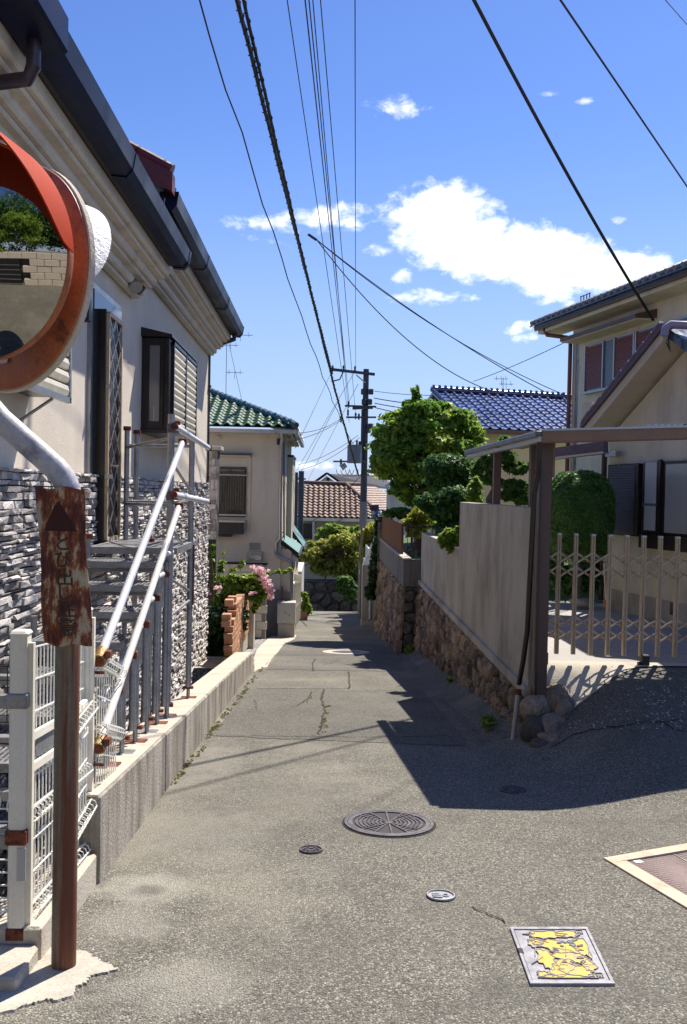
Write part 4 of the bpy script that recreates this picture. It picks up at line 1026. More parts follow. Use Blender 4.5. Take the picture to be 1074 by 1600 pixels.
L.new(cr.outputs[0], b0.inputs['Base Color']); b0.inputs['Roughness'].default_value = .75
bp = N.new('ShaderNodeBump'); bp.inputs['Strength'].default_value = .5; bp.inputs['Distance'].default_value = .004; L.new(nz.outputs[0], bp.inputs['Height']); L.new(bp.outputs[0], b0.inputs['Normal'])
def sgp(s, h, d=0.):      # s -1..1 across, h 0..1 up; the plate curls back at its edges and leans
    x = pc.x + s*hw*(1+.03*math.sin(9*h)) + (h-.5)*(-.045); y = pc.y + .030*s*s + .008*math.sin(7*h)*s - .01*(1-h) - d
    return Vector((x, y, zbm+(zt-zbm)*h + (.006*math.sin(5*s) if h < .02 or h > .98 else 0)))
mb = MB(); nu, nv = 14, 30; vs = []
for d in (0, .004):
    for j in range(nv+1):
        for i in range(nu+1): vs.append(sgp(-1+2*i/nu, j/nv, -d+.004))
k = (nu+1)*(nv+1); fs = []
for j in range(nv):
    for i in range(nu):
        q = j*(nu+1)+i; fs.append((q,q+1,q+nu+2,q+nu+1)); fs.append((k+q,k+q+nu+1,k+q+nu+2,k+q+1))
for i in range(nu): fs.append((i,k+i,k+i+1,i+1)); q = nv*(nu+1)+i; fs.append((q,q+1,k+q+1,k+q))
for j in range(nv): q = j*(nu+1); fs.append((q,q+nu+1,k+q+nu+1,k+q)); q += nu; fs.append((q,k+q,k+q+nu+1,q+nu+1))
mb.add(vs, fs); mb.build('plate', signm, SG, smooth=True)
txt_m = mat('faded_black_paint', (.035,.028,.018), .7, .3, 60, 120, .2)
tri_m = mat('dark_red_paint', (.045,.006,.004), .8, .4, 40, 120, .3)
tri = [(-.62,.62+.02),(.66,.64),(.0,.90)]
mb = MB()
n_ = 10; vs = []; 
for j in range(n_+1):
    h = .725+(.915-.725)*j/n_; w = .70*(1-j/n_)**.85
    for i in range(5): vs.append(sgp(-w+2*w*i/4, h, .0055))
mb.add(vs, [(j*5+i, j*5+i+1, j*5+i+6, j*5+i+5) for j in range(n_) for i in range(4)]); mb.build('warning_triangle', tri_m, SG)
def glyph(ch, s0, h0, size):
    cu = bpy.data.curves.new('g', 'FONT'); cu.body = ch; cu.size = 1; cu.align_x = 'CENTER'; cu.offset = .012; cu.resolution_u = 3
    ob = bpy.data.objects.new('g', cu); col.objects.link(ob); dg = bpy.context.evaluated_depsgraph_get(); me = bpy.data.meshes.new_from_object(ob.evaluated_get(dg))
    bpy.data.objects.remove(ob); bpy.data.curves.remove(cu)
    if not me or not len(me.vertices): return
    H_ = zt-zbm; zs = [v.co.y for v in me.vertices]; x_s = [v.co.x for v in me.vertices]; cx_ = (min(x_s)+max(x_s))/2; cy_ = (min(zs)+max(zs))/2
    for v in me.vertices:
        p = sgp(s0+(v.co.x-cx_)*size/hw, h0+(v.co.y-cy_)*size/H_, .0062); v.co = p-WL[SG]
    me.materials.append(txt_m); link('letter', me, SG)
for ch, h in zip('とび出し注意', (.655,.55,.435,.34,.235,.12)): glyph(ch, .10, h, .076)
for z_ in (zbm+.1, zt-.1): MB().tube([(PX_,PY_,z_-.01),(PX_,PY_,z_+.01)], .0525, 20).build('strap', rust, SG)

# ================================================================ RIGHT: stone retaining wall, panels, carport, gate, houses
CAP = -1.86
def capz(y): return -1.96 + .010*(y-8.5)
Wt = thing('retaining_wall', 'rubble stone retaining wall topped by a tall grey concrete panel along the right', 'stone wall', (2.05, 8.5, -2.45))
MB().prism([(2.03,8.42,gz(2,8.42)-.5),(2.03,17.25,gz(2,17.25)-.5),(2.03,17.25,capz(17.25)-.02),(2.03,8.42,capz(8.42)-.02)], (.2,0,0)).build('core', mortar_d, Wt)
poly = [(8.30, gz(2,8.3)-.08), (17.3, gz(2,17.3)-.08), (17.3, capz(17.3)-.0), (8.30, capz(8.3)-.0)]
stone_field(Wt, rubble, poly, lambda a, b: Vector((2.035-.10*max(0,(CAP-b))*.6, a, b)), (-1,0,.08), .20, gap=.010, proud=.045, seed=5, aspect=1.15)
MB().prism([(1.985,8.12,capz(8.12)),(1.985,17.3,capz(17.3)),(1.985,17.3,capz(17.3)+.10),(1.985,8.12,capz(8.12)+.10)], (.24,0,0)).build('capping', conc_g, Wt, bev=.012)
MB().box(2.03,2.17,8.15,12.50,-1.90,-.115).build('tall_panel', conc_g, Wt, bev=.006)
MB().box(2.03,2.17,12.505,17.25,-1.88,-.825).build('low_panel', conc_g, Wt, bev=.006)
MB().box(2.025,2.175,12.5,17.27,-.826,-.80).build('coping', conc_top, Wt)
MB().box(2.17,3.2,17.13,17.25,-1.9,-.825).build('return_panel', conc_g, Wt)
W2 = thing('retaining_wall', 'farther rubble stone retaining wall with a brown screen on its concrete band', 'stone wall', (1.7, 17.3, -3.3))
MB().box(1.72,2.6,17.33,24.6,-4.6,-1.93).build('core', mortar_d, W2)
stone_field(W2, rubble, [(17.28,-3.4),(24.6,-4.15),(24.6,-1.93),(17.28,-1.93)], lambda a, b: Vector((1.72-.05*(CAP-b), a, b)), (-1,0,.05), .27, gap=.012, proud=.06, seed=8, aspect=1.3)
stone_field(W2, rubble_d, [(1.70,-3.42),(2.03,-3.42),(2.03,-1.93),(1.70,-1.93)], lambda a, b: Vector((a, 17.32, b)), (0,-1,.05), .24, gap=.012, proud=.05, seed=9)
MB().box(1.67,1.83,17.30,24.6,-1.925,-1.36).build('concrete_band', conc_d, W2, bev=.008)
MB().box(1.66,1.84,17.28,24.62,-1.36,-1.335).build('coping', conc_top, W2)
MB().box(1.834,2.6,17.30,17.42,-1.925,-1.36).build('concrete_band', conc_d, W2, bev=.008)
brownscreen = mat('brown_screen', (.19,.085,.045), .8, .1, 3, 50, .05, spec=.1)
for i in range(4): MB().box(1.72,1.74,18.45+i*1.5,18.45+(i+1)*1.5-.01,-1.33,-.665).build('screen_panel', brownscreen, W2)
for i in range(5): MB().box(1.742,1.775,18.44+i*1.5,18.48+i*1.5,-1.333,-.66).build('screen_post', brownpaint, W2)
rl = thing('iron_railing', 'dark iron garden railing between the two wall sections', 'railing', (2.0,17.8,-1.34))
for i in range(12): MB().box(1.80+i*.075,1.812+i*.075,17.9,17.912,-1.33,-.72).build('bar', darkbrown, rl)
for z in (-.72,-1.25): MB().box(1.78,2.68,17.895,17.917,z,z+.025).build('rail', darkbrown, rl)
# boulders at the wall's end under the carport post
for i, (px, py, Y, r, s) in enumerate([(868,1098,8.02,(.17,.16,.15),1),(838,1108,7.95,(.15,.14,.14),2),(866,1135,7.82,(.18,.16,.14),3),(836,1142,7.80,(.14,.13,.13),4),(872,1158,7.6,(.20,.17,.07),5),(853,1163,7.58,(.12,.12,.06),6),(850,1122,8.1,(.22,.15,.17),7),(878,1115,7.9,(.10,.10,.16),8)]):
    c = at(px, py, Y); lab = ['rounded brown boulder right of the carport post foot','brown boulder directly under the carport post','large brown boulder low beside the driveway apron','dark boulder at the street corner of the wall end','flat grey stone lying at the driveway edge','small flat dark stone at the foot of the wall end','deep dark boulder behind the others under the post','narrow upright stone at the apron edge'][i]
    o = thing('boulder', lab, 'boulder', c, 'boulders at the end of the stone wall')
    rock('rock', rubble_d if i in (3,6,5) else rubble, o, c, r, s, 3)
    if i == 0: MB
# white drain pipe
t = thing('drain_pipe', 'pale plastic drain pipe leaning down the stone wall end', 'drain pipe', (1.93,8.2,-2.4))
pa, pb, pc2 = Vector((1.955,8.25,-1.62)), Vector((1.935,8.14,-1.92)), Vector((1.86,8.02,-2.42))
MB().tube([pb,pc2,pc2+Vector((-.01,-.03,-.06))], .024, 12).build('pipe', mat('pvc_pipe', (.42,.40,.36), .5, .15, 5, 60, .1), t, smooth=True)
MB().tube([pb+Vector((.001,.002,-.02)),pb+Vector((-.001,0,.03))], .032, 12).build('joint', rust, t)

# ---- carport
Cp = thing('carport', 'brown metal carport with box post and pale roof beam over the driveway', 'carport', (2.1,8.1,-1.9))
MB().box(2.045,2.165,7.96,8.10,-2.02,.56).build('main_post', brownpaint, Cp, bev=.008)
MB().box(2.035,2.06,7.925,7.958,-1.95,.25).build('post_trim', darkbrown, Cp)
MB().box(2.10,2.20,8.0,8.12,.18,.60).build('upper_post', brownbeam, Cp, bev=.006)
zb_ = .56
a0, b0_ = Vector((1.99,7.72,.545)), Vector((4.6,7.60,.66))
MB().beam(a0, b0_, .10, .125).build('front_beam', brownbeam, Cp, bev=.01)
MB().beam(a0+Vector((0,-.055,.055)), b0_+Vector((0,-.055,.055)), .03, .02).build('beam_lip', alu, Cp)
gut = mat('gutter_grey_blue', (.10,.11,.14), .4, .15, 5, 50, .05, metal=.4)
s0, s1 = Vector((1.98,7.70,.57)), Vector((1.93,11.35,.56))
MB().beam(s0, s1, .10, .055).build('side_gutter', gut, Cp, bev=.01)
MB().beam(s0+Vector((.012,0,-.05)), s1+Vector((.012,0,-.05)), .055, .05).build('side_beam', alu, Cp)
MB().box(1.93,1.985,9.35,9.45,.53,.60).build('joint_clip', black, Cp)
for (y, x) in ((9.05,2.26),(10.7,2.20)): MB().box(x-.045,x+.045,y-.05,y+.05,-1.75,.55).build('post', brownpaint, Cp, bev=.006)
panel_m = mat('carport_sheet', (.16,.11,.08), .35, .1, 3, 40, .1)
for i in range(4):
    xa = 2.03+i*.64; za, zb2 = .60+.044*(xa-2), .60+.044*(xa+.62-2)
    ye = 11.36 if i == 0 else 9.45
    MB().prism([(xa,7.66,za),(xa+.62,7.66,zb2),(xa+.62,7.66,zb2+.008),(xa,7.66,za+.008)], (0,ye-7.66,0)).build('roof_sheet', panel_m, Cp)
    MB().beam((xa+.63,7.66,zb2+.012),(xa+.63,ye,zb2+.012), .03, .03).build('rafter', brownpaint, Cp)
for k in range(22): MB().obox((2.95+k*.06,7.655,.622+.044*(.95+k*.06)), (.014,0,0), (0,.02,0), (0,0,.008)).build('sheet_ridge', alu, Cp)
dpm = MB().tube([(1.99,7.78,.54),(1.99,7.80,.34),(2.0,7.84,.26),(2.005,7.88,.18),(1.995,7.90,.10),(1.985,7.92,.02),(1.985,8.05,-1.3),(1.965,8.1,-1.6),pb+Vector((.006,.01,.08))], .026, 12).build('downpipe', darkbrown, Cp, smooth=True)

# ---- folding lattice gate
gy = 8.36
Gt = thing('folding_gate', 'bronze aluminium accordion gate closed across the driveway', 'gate', (2.9, gy, -1.69))
gx = [(px-505)/FPX*gy for px in (851,877.5,904,931.5,958.5,985,1012,1038.5,1066,1093,1120,1147,1174)]
def gzz(x): return .012*(x-2.3)
for i, x in enumerate(gx):
    if i == 0: continue
    z0, z1 = -1.575-gzz(x), -.385-gzz(x)
    p = MB().box(x-.020,x-.001,gy-.018,gy+.018,z0,z1).build('upright', bronze, Gt, bev=.002)
    MB().box(x+.003,x+.020,gy-.018,gy+.018,z0,z1).build('upright_half', bronze, p, bev=.002)
    MB().box(x-.022,x+.022,gy-.021,gy+.021,z1-.002,z1+.022).build('post_cap', alu, p, bev=.003)
for i in range(len(gx)-1):
    xa, xb = gx[i], gx[i+1]; xm = (xa+xb)/2
    for zc in (-.61-gzz(xm), -.75-gzz(xm), -1.24-gzz(xm)-.01, -1.37-gzz(xm)-.01):
        # arms cross between the posts and meet at the half points
        MB().beam((xa,gy-.024,zc-.045*1.1),(xb,gy-.024,zc+.06), .019, .008, (0,1,0)).build('lattice_arm', bronze, Gt)
        MB().beam((xa,gy+.024,zc+.06),(xb,gy+.024,zc-.045*1.1), .019, .008, (0,1,0)).build('lattice_arm', bronze, Gt)
        MB().tube([(xm,gy-.03,zc),(xm,gy+.03,zc)], .006, 6).build('rivet', darkbrown, Gt)
for i in (0, 6):
    x = gx[i]+.03; c = MB().box(x-.03,x+.05,gy-.04,gy+.03,-1.66-gzz(x),-1.56-gzz(x)).build('wheel_housing', black, Gt, bev=.006)
    for dx in (-.03,.05): MB().tube([(x+dx-.03,gy-.01,-1.665),(x+dx+.0,gy-.01,-1.665)], .024, 14).build('wheel', black, c)

# ---- right houses: their walls run obliquely to the street
HA = -14.0; ca, sa = math.cos(math.radians(HA)), math.sin(math.radians(HA))
D_ = Vector((-sa, -ca, 0)); NL = Vector((-ca, sa, 0)); Z_ = Vector((0,0,1))     # D_ along the wall toward the viewer, NL out of it
class Wall:
    def __init__(s, p0): s.p = Vector(p0)
    def P(s, a, z, n=0.): return Vector((s.p.x, s.p.y, 0)) + D_*a + NL*n + Z_*z
    def px(s, x, y): q = onV(x, y, s.p, HA); return (q-s.p).dot(D_), q.z
    def box(s, mb, a0, a1, z0, z1, n0, n1): return mb.obox(s.P((a0+a1)/2,(z0+z1)/2,(n0+n1)/2), D_*(a1-a0)/2, NL*(n1-n0)/2, Z_*(z1-z0)/2)
B = thing('house', 'two storey beige house with tiled eaves and brown shuttered window at upper right', 'house', (5.85,20,-1.7))
w = Wall((5.85,20,0))
w.box(MB(), 0, 9, -1.7, 4.25, -7, 0).build('wall', stucco_b, B)
et = w.px(866,515)[1]
# eaves
tile_grey2 = mat('tile_silver', (.16,.16,.17), .3, .2, 6, 60, .1, spec=.9)
mb = MB(); mb.prism([w.P(-.75,4.02,.62), w.P(-.75,4.14,.66), w.P(-.75,5.8,-3.4), w.P(-.75,5.6,-3.4)], D_*10); mb.build('roof_slab', tile_blued, B)
w.box(MB(), -.7, 9.2, 3.93, 4.03, -.01, .55).build('soffit_board', stucco_b, B)
w.box(MB(), -.72, 9.2, 4.0, 4.07, .58, .64).build('fascia_board', brownpaint, B)
for i in range(42):
    a = -.7+i*.235; MB().tube([w.P(a,4.17,.74), w.P(a,4.38,.28)], .06, 8).build('eave_tile', tile_grey2, B)
w.box(MB(), -.78, 9.2, 4.10, 4.13, .55, .74).build('eave_tile_edge', tile_blued, B)
MB().tube([w.P(-.4,4.0,.55),w.P(-.35,3.86,.5),w.P(.02,3.75,.09),w.P(.04,3.6,.09),w.P(.04,-1.6,.09)], .05, 8).build('downpipe', mat('pipe_red_brown', (.16,.05,.03), .5, .2, 5, 50, .1), B, smooth=True)
w.box(MB(), .16, .28, -1.6, 3.7, 0, .012).build('corner_board', alu, B)
def rel(a, b): return w.px(a, b)
wa0, wz1 = rel(920,543); wa1, _ = rel(1034,513); _, wz0 = rel(920,611); 
wn = w.box(MB(), wa0-.04, wa1+1.0, wz0-.05, wz1+.04, 0, .06).build('window', alu, B)
w.box(MB(), wa0, wa1+.96, wz0, wz1, .02, .072).build('pane', glassmat('dull_glass', (.05,.06,.07), .3), wn)
louv = mat('shutter_brown_red', (.27,.075,.055), .55, .2, 10, 50, .1, rand=.1)
def louvre(a0, a1, z0, z1, n, par, W_=None, m=louv):
    W_ = W_ or w
    for i in range(n):
        h = (z1-z0)/n; za = z0+i*h
        MB().prism([W_.P(a0,za+.004,.080),W_.P(a0,za+.004,.098),W_.P(a0,za+h*.75,.086),W_.P(a0,za+h*.75,.078)], D_*(a1-a0)).build('slat', m, par)
for (xa, xb) in ((920,948),(965.5,996),(999,1034)):
    a0, _ = rel(xa, 560); a1, _ = rel(xb, 560); louvre(a0+.01, a1-.01, wz0+.03, wz1-.02, 20, wn)
    for a in (a0, a1): w.box(MB(), a-.02, a+.02, wz0-.01, wz1+.02, .07, .105).build('frame_bar', alu, wn)
w.box(MB(), wa0-.05, wa1+1, wz0-.08, wz0-.03, .0, .14).build('sill', alu, wn)
va, vz = rel(905,538); vb, vz2 = rel(1022,500)
MB().prism([w.P(va,vz+.02,.5), w.P(va,vz+.10,.5), w.P(va,vz+.24,0), w.P(va,vz+.05,0)], D_*(vb-va+.1)).build('window_hood', brownpaint, B)
w.box(MB(), va+.01, vb+.08, vz-.0, vz+.05, 0, .46).build('hood_soffit', stucco_b, B)
for i in range(4): w.box(MB(), .9+i*.12, .915+i*.12, 4.3, 4.52, .35, .37).build('roof_railing', iron, B)
w.box(MB(), .88, 1.3, 4.5, 4.515, .35, .37).build('roof_railing', iron, B)

# small single storey house
B2 = thing('house', 'low beige house with steep purple edged gable and brown storm shutter behind the gate', 'house', (4.45,13,-1.7))
w2 = Wall((4.42,13,0))
rk = Wall((4.42,13,0)); rk.p = Vector((4.42,13,0))+NL*.38
e0 = onV(914,664,rk.p,HA); e1 = onV(1037,512,rk.p,HA); A0 = (e0-rk.p).dot(D_); A1 = (e1-rk.p).dot(D_)
sl = (e1.z-e0.z)/(A1-A0); A2 = A1+1.6
def rkz(a): return e0.z+sl*(a-A0)
mb = MB(); mb.prism([w2.P(0,-1.7),w2.P(0,rkz(0)-.25),w2.P(A2,rkz(A2)-.25),w2.P(A2+2,rkz(A2)-.25-sl*2),w2.P(A2+2,-1.7)], NL*-5); mb.build('wall', stucco_b, B2)
mb = MB(); mb.prism([w2.P(A0,rkz(A0)-.17,.38),w2.P(A0,rkz(A0)-.02,.38),w2.P(A1,rkz(A1)-.02,.38),w2.P(A1,rkz(A1)-.17,.38)], NL*-.9); mb.build('verge_soffit', stucco_g, B2)
mb = MB(); mb.prism([w2.P(A0-.05,rkz(A0-.05)-.03,.43),w2.P(A0-.05,rkz(A0-.05)+.06,.43),w2.P(A1,rkz(A1)+.06,.43),w2.P(A1,rkz(A1)-.03,.43)], NL*-.2); mb.build('verge_edge', purple_w, B2)
for i in range(11):
    a = A0+(A1-A0)*i/11; b_ = A0+(A1-A0)*(i+.93)/11; MB().tube([w2.P(a,rkz(a)+.05,.40),w2.P(b_,rkz(b_)+.07,.40)], .045, 8).build('verge_tile', purple_w, B2)
mb = MB(); mb.prism([w2.P(A1-.05,rkz(A1)-.1,.30),w2.P(A1-.05,rkz(A1)+.03,.30),w2.P(A1+2.2,rkz(A1)-1.4,.30),w2.P(A1+2.2,rkz(A1)-1.55,.30)], NL*-4); mb.build('roof_slab', tile_blued, B2)
r1 = onV(1040,512,rk.p,HA); 
MB().tube([r1+Vector((-.03,-.05,-.12)), r1+Vector((-.02,-.05,-.02)), r1+Vector((.04,-.06,.03)), r1+Vector((.5,-.15,.0))], .055, 12).build('roof_pipe', mat('pipe_lilac', (.28,.24,.32), .35, .15, 5, 50, .05), B2, smooth=True)
for k in range(4): MB().tube([r1+Vector((.01,-.1,-.12-.03*k)), r1+Vector((-.035+.02*k,-.12,-.22-.04*k)), r1+Vector((.03,-.1,-.30))], .006, 5).build('loose_cable', black, B2)
w2.box(MB(), -.25, .02, w2.px(950,650)[1]-.05, w2.px(950,640)[1]+.10, .0, .35).build('eave_box', stucco_g, B2)
def box2(name, m, x0, y0, x1, y1, n0, n1, par=B2, bev=0):
    a0, z0 = w2.px(x0, y0); a1, z1 = w2.px(x1, y1); return w2.box(MB(), min(a0,a1), max(a0,a1), min(z0,z1), max(z0,z1), n0, n1).build(name, m, par, bev=bev)
sh = box2('storm_shutter', darkbrown, 955,834,1006,724, 0, .09, bev=.01)
a0, z0 = w2.px(959,828); a1, z1 = w2.px(1002,727); louv2 = mat('shutter_dark', (.075,.045,.045), .5, .15, 10, 50, .1)
for i in range(26):
    h = (z1-z0)/26; za = z0+i*h
    MB().prism([w2.P(a0,za+.003,.091),w2.P(a0,za+.003,.104),w2.P(a0,za+h*.7,.097),w2.P(a0,za+h*.7,.091)], D_*(a1-a0)).build('slat', louv2, sh)
wi = box2('window', darkbrown, 1007,842,1150,716, 0, .05)
box2('pane', frosted, 1011,828,1032,722, .045, .055, wi); box2('pane', frost2, 1044,832,1140,722, .055, .066, wi)
box2('frame_bar', darkbrown, 1033,838,1041,718, .05, .085, wi); box2('frame_bar', darkbrown, 1007,855,1150,846, .0, .10, wi)
box2('frame_bar', alu, 1010,790,1033,787, .055, .06, wi)
box2('awning_strip', alu, 958,714,975,705, .05, .14)
fa, fz = w2.px(958,921); w2.box(MB(), -.02, 8, -1.72, fz, 0, .03).build('foundation', conc_g, B2)
box2('foundation_vent', darkbrown, 1050,960,1058,942, .03, .036)
MB().tube([w2.P(-.06,1.1,.05),w2.P(-.06,-1.6,.05)], .045, 10).build('downpipe', darkbrown, B2, smooth=True)
pb2 = MB(); pb2.beam(at(862,709,12.2), at(947,698,11.4), .10, .15); pb2.build('purple_board', purple_w, B2)
MB().beam(at(862,717,12.2), at(947,707,11.4), .12, .03).build('board_lip', alu, B2)

# blue tiled house beyond the garden
B3 = thing('house', 'cream house under a blue glazed tile roof beyond the garden trees', 'house', (5,26,-1.7))
ux = Vector((ca,-sa,0)); vy = Vector((sa*.905, ca*.905, .425)).normalized()
e = at(733,669,24.0)
W3 = Wall(e); 
def keep3(a, b): return True
tile_roof(B3, tile_blue, e, ux, vy, 21, 12, .30, .265, .055, keep3, 'kawara', name='roof_tile')
RL = 12*.265
mb = MB(); mb.prism([e-Z_*.10, e+ux*6.4-Z_*.10, e+ux*6.4+vy*RL-Z_*.10, e+vy*RL-Z_*.10], Vector((0,0,.09))); mb.build('roof_deck', tile_blued, B3)
mb = MB(); rdg = e+vy*RL; back = Vector((vy.x,vy.y,-vy.z))
mb.prism([rdg-Z_*.1, rdg+ux*6.4-Z_*.1, rdg+ux*6.4+back*RL-Z_*.1, rdg+back*RL-Z_*.1], Vector((0,0,.12))); mb.build('roof_deck', tile_blued, B3)
MB().tube([rdg+Z_*.08-ux*.05, rdg+ux*6.4+Z_*.08], .085, 10).build('ridge', tile_blued, B3, smooth=True)
for i in range(32): MB().tube([rdg+ux*(.2*i)+Z_*.16, rdg+ux*(.2*i+.05)+Z_*.17], .06, 8).build('ridge_tile', tile_blue, B3)
MB().tube([e-ux*.03+Z_*.04, rdg-ux*.03+Z_*.06], .07, 8).build('verge', tile_blued, B3, smooth=True)
yy = Vector((sa,ca,0))
mb = MB(); mb.prism([e+yy*.5+ux*.3-Z_*5, e+yy*.5+ux*.3+Z_*.05, e+yy*(RL*.905)+ux*.3+Z_*(RL*.425-.15), e+yy*(2*RL*.905-.5)+ux*.3+Z_*.05, e+yy*(2*RL*.905-.5)+ux*.3-Z_*5], ux*6); mb.build('wall', mat('cream_wall', (.55,.49,.36), .9, .06, 1.5, 60, .3), B3)
MB().beam(e-Z_*.08, e+ux*6.4-Z_*.08, .10, .10).build('gutter', brownpaint, B3)
# garden wall / pale wall behind the pines


def antenna(px, py0, py1, Y, label, arms):
    base = at(px, py1, Y); t = thing('tv_antenna', label, 'antenna', base); top = at(px, py0, Y); top = Vector((base.x, base.y, top.z))
    k = Y/FPX; MB().tube([base, top], .55*k, 6).build('mast', alu, t)
    for (dy, x0, x1, n) in arms:
        z = top.z-dy*k; MB().tube([(base.x+x0*k,Y,z),(base.x+x1*k,Y,z)], .5*k, 5).build('boom', alu, t)
        for i in range(n): xx = base.x+(x0+(x1-x0)*(i+.5)/n)*k; MB().tube([(xx,Y-2*k,z-7*k*(i%2+.4)),(xx,Y+2*k,z+5*k)], .35*k, 4).build('element', alu, t)
antenna(786, 590, 614, 26, 'tv antenna standing on the blue tiled roof', [(2,-14,8,3),(10,-6,16,3)])
antenna(353, 517, 628, 24.5, 'tall tv antenna on the green tiled roof', [(6,3,40,3),(22,-6,18,3),(64,0,26,3)])

# ================================================================ GREEN TILED HOUSE ON THE LEFT
Hg = thing('house', 'pale stucco house with green tiled hip roof and barred window further down on the left', 'house', (-2,22,-3.9))
MB().box(-7,-1.08,22,28,-4.4,1.52).build('wall', stucco_g, Hg)
MB().box(-1.079,-.80,22.06,28.5,-4.6,-1.52).build('side_wing_wall', stucco_g, Hg)
MB().box(-1.30,-.93,25.0,27.5,-4,1.0).build('side_wing_wall', stucco_g, Hg)
MB().box(-1.33,-.90,24.97,27.5,1.0,1.06).build('wing_roof', navy, Hg)
# hip roof
ew = Vector((-.74,21.62,1.60)); pitch = .43
u = Vector((-1,0,0)); v = Vector((0,1,pitch)).normalized()
RN = 5.0
mb = MB(); apex = Vector((ew.x-2.45, ew.y+2.45, ew.z+2.45*pitch)); bl = Vector((-8, ew.y, ew.z)); al = Vector((-8, apex.y, apex.z)); er = Vector((ew.x, ew.y+6.8, ew.z)); ar = Vector((apex.x, apex.y+2.0, apex.z))
mb.add([ew,bl,al,apex,er,ar], [(0,3,2,1),(0,4,5,3)]); mb.build('roof_deck', tile_teal, Hg)
# tiles of the front slope: laid from a left corner towards the hip
tw, tl = .26, .22; nu = 17; o0 = Vector((ew.x-nu*tw, ew.y-.04, ew.z+.015))
def keepg(a, b): 
    x = nu*tw-a; return b*v.y < x-.05
tile_roof(Hg, tile_green, o0, (1,0,0), v, nu, 12, tw, tl, .075, keepg, 'wave')
# overlapping hip tiles in dark teal
hv = (apex-ew); n_h = 17
for i in range(n_h):
    a = ew+hv*(i/n_h)+Z_*.05; b = ew+hv*((i+1.15)/n_h)+Z_*.12
    MB().tube([a, b], [.11,.085], 8).build('hip_tile', tile_teal, Hg, smooth=True)
for i in range(8): 
    a = apex+Vector((-.3*i,0,.10)); MB().tube([a, a+Vector((-.34,0,.05))], [.085,.11], 8).build('ridge_tile', tile_teal, Hg, smooth=True)
tile_side = [(.0, 0)]
vs2 = Vector((-1,0,pitch)).normalized()
tile_roof(Hg, tile_teal, ew+Vector((.03,0,.0)), (0,1,0), vs2, 22, 11, .3, .24, .07, lambda a, b: b*abs(vs2.x) < a, 'wave', joined=True)
MB().beam((-7.5,21.55,1.50),(ew.x+.02,21.55,1.50), .11, .10).build('gutter', alu, Hg)
MB().beam((ew.x+.02,21.55,1.50),(ew.x+.02,28.3,1.50), .10, .10).build('gutter', alu, Hg)
MB().box(-7.4,-.84,21.62,28.3,1.47,1.53).build('soffit_board', stucco_g, Hg)
MB().tube([at(441,672,21.75),at(441,684,21.75),at(440,696,21.93),at(438,800,21.93),at(438,842,21.93),at(432,848,21.93),at(432,866,21.93),at(440,872,21.93),at(455,877,21.93),at(456,885,21.93),at(456,940,21.93)], .045, 8).build('downpipe', alu, Hg, smooth=True)
MB().tube([at(444,690,21.9),at(444,840,21.95)], .022, 6).build('cable', purple, Hg)
MB().obox(at(436,690,21.95), (.05,0,0), (0,.04,0), (0,0,.08)).build('meter_box', black, Hg)
MB().tube([at(341,682,21.95), at(341,684,21.9)], .05, 8).build('vent_cap', stucco_g, Hg)
# cluster of fittings under the corner of the eaves
for i in range(7): a = at(447+i*2, 690-i*2, 22+i*.3); MB().tube([a, a+Vector((.03,.05,.28-.02*i))], .03, 6).build('eave_bracket', alu, Hg)
# window with bars
def fr(x0, y0, x1, y1, d0, d1, name, m, par): 
    a, b = at(x0,y0,22), at(x1,y1,22); return MB().box(a.x,b.x,22-d1,22-d0,b.z,a.z).build(name, m, par)
fr(342,707,394,711,0,.22,'window_hood', tile_teal, Hg); fr(343,711,391,714,0,.14,'window_surround', stucco_g, Hg); fr(388,714,391,826,0,.03,'window_surround', stucco_g, Hg)
wn = fr(339,729,384,808,0,.04,'window', darkbrown, Hg); fr(342,733,381,806,.041,.05,'pane', glass, wn)
for i in range(11): fr(342.5+i*3.9,736,343.8+i*3.9,806,.08,.10,'bar', darkbrown, wn)
fr(338,741,387,743.5,.10,.13,'rail', alu, wn); fr(338,803,387,806,.10,.13,'rail', alu, wn)
sh = fr(337,812,385,816,0,.30,'shelf', alu, Hg); fr(338,816,381,834,.02,.28,'planter_box', black, sh); fr(330,835,363,838,.0,.25,'shelf_bracket', black, sh)
v_ = fr(388,861,410,881,0,.15,'vent_hood', alu, Hg); fr(389,867,409,874,.15,.19,'vent_lip', mat('steel_bright', (.7,.7,.72), .25, .1, 5, 50, 0, metal=.8), v_)
fr(390,848,407,860,0,.01,'vent_stain', mat('vent_dirt', (.28,.25,.21), .9), Hg)
# low tiled wall under the window, with dark cap
lw2 = thing('garden_wall', 'low pale tiled garden wall behind the flowering bush', 'garden wall', (-3,20.6,-3.8))
for r_ in range(9):
    for c_ in range(8):
        x0 = -3.6+c_*.27+(r_%2)*.13; MB().box(x0,x0+.262,20.6,20.66,-3.6+r_*.2,-3.41+r_*.2).build('block', conc_top, lw2, bev=.006)
MB().box(-3.6,-1.35,20.62,20.8,-3.9,-1.82).build('core', conc_d, lw2); MB().box(-3.62,-1.33,20.56,20.82,-1.80,-1.77).build('cap', navy, lw2)
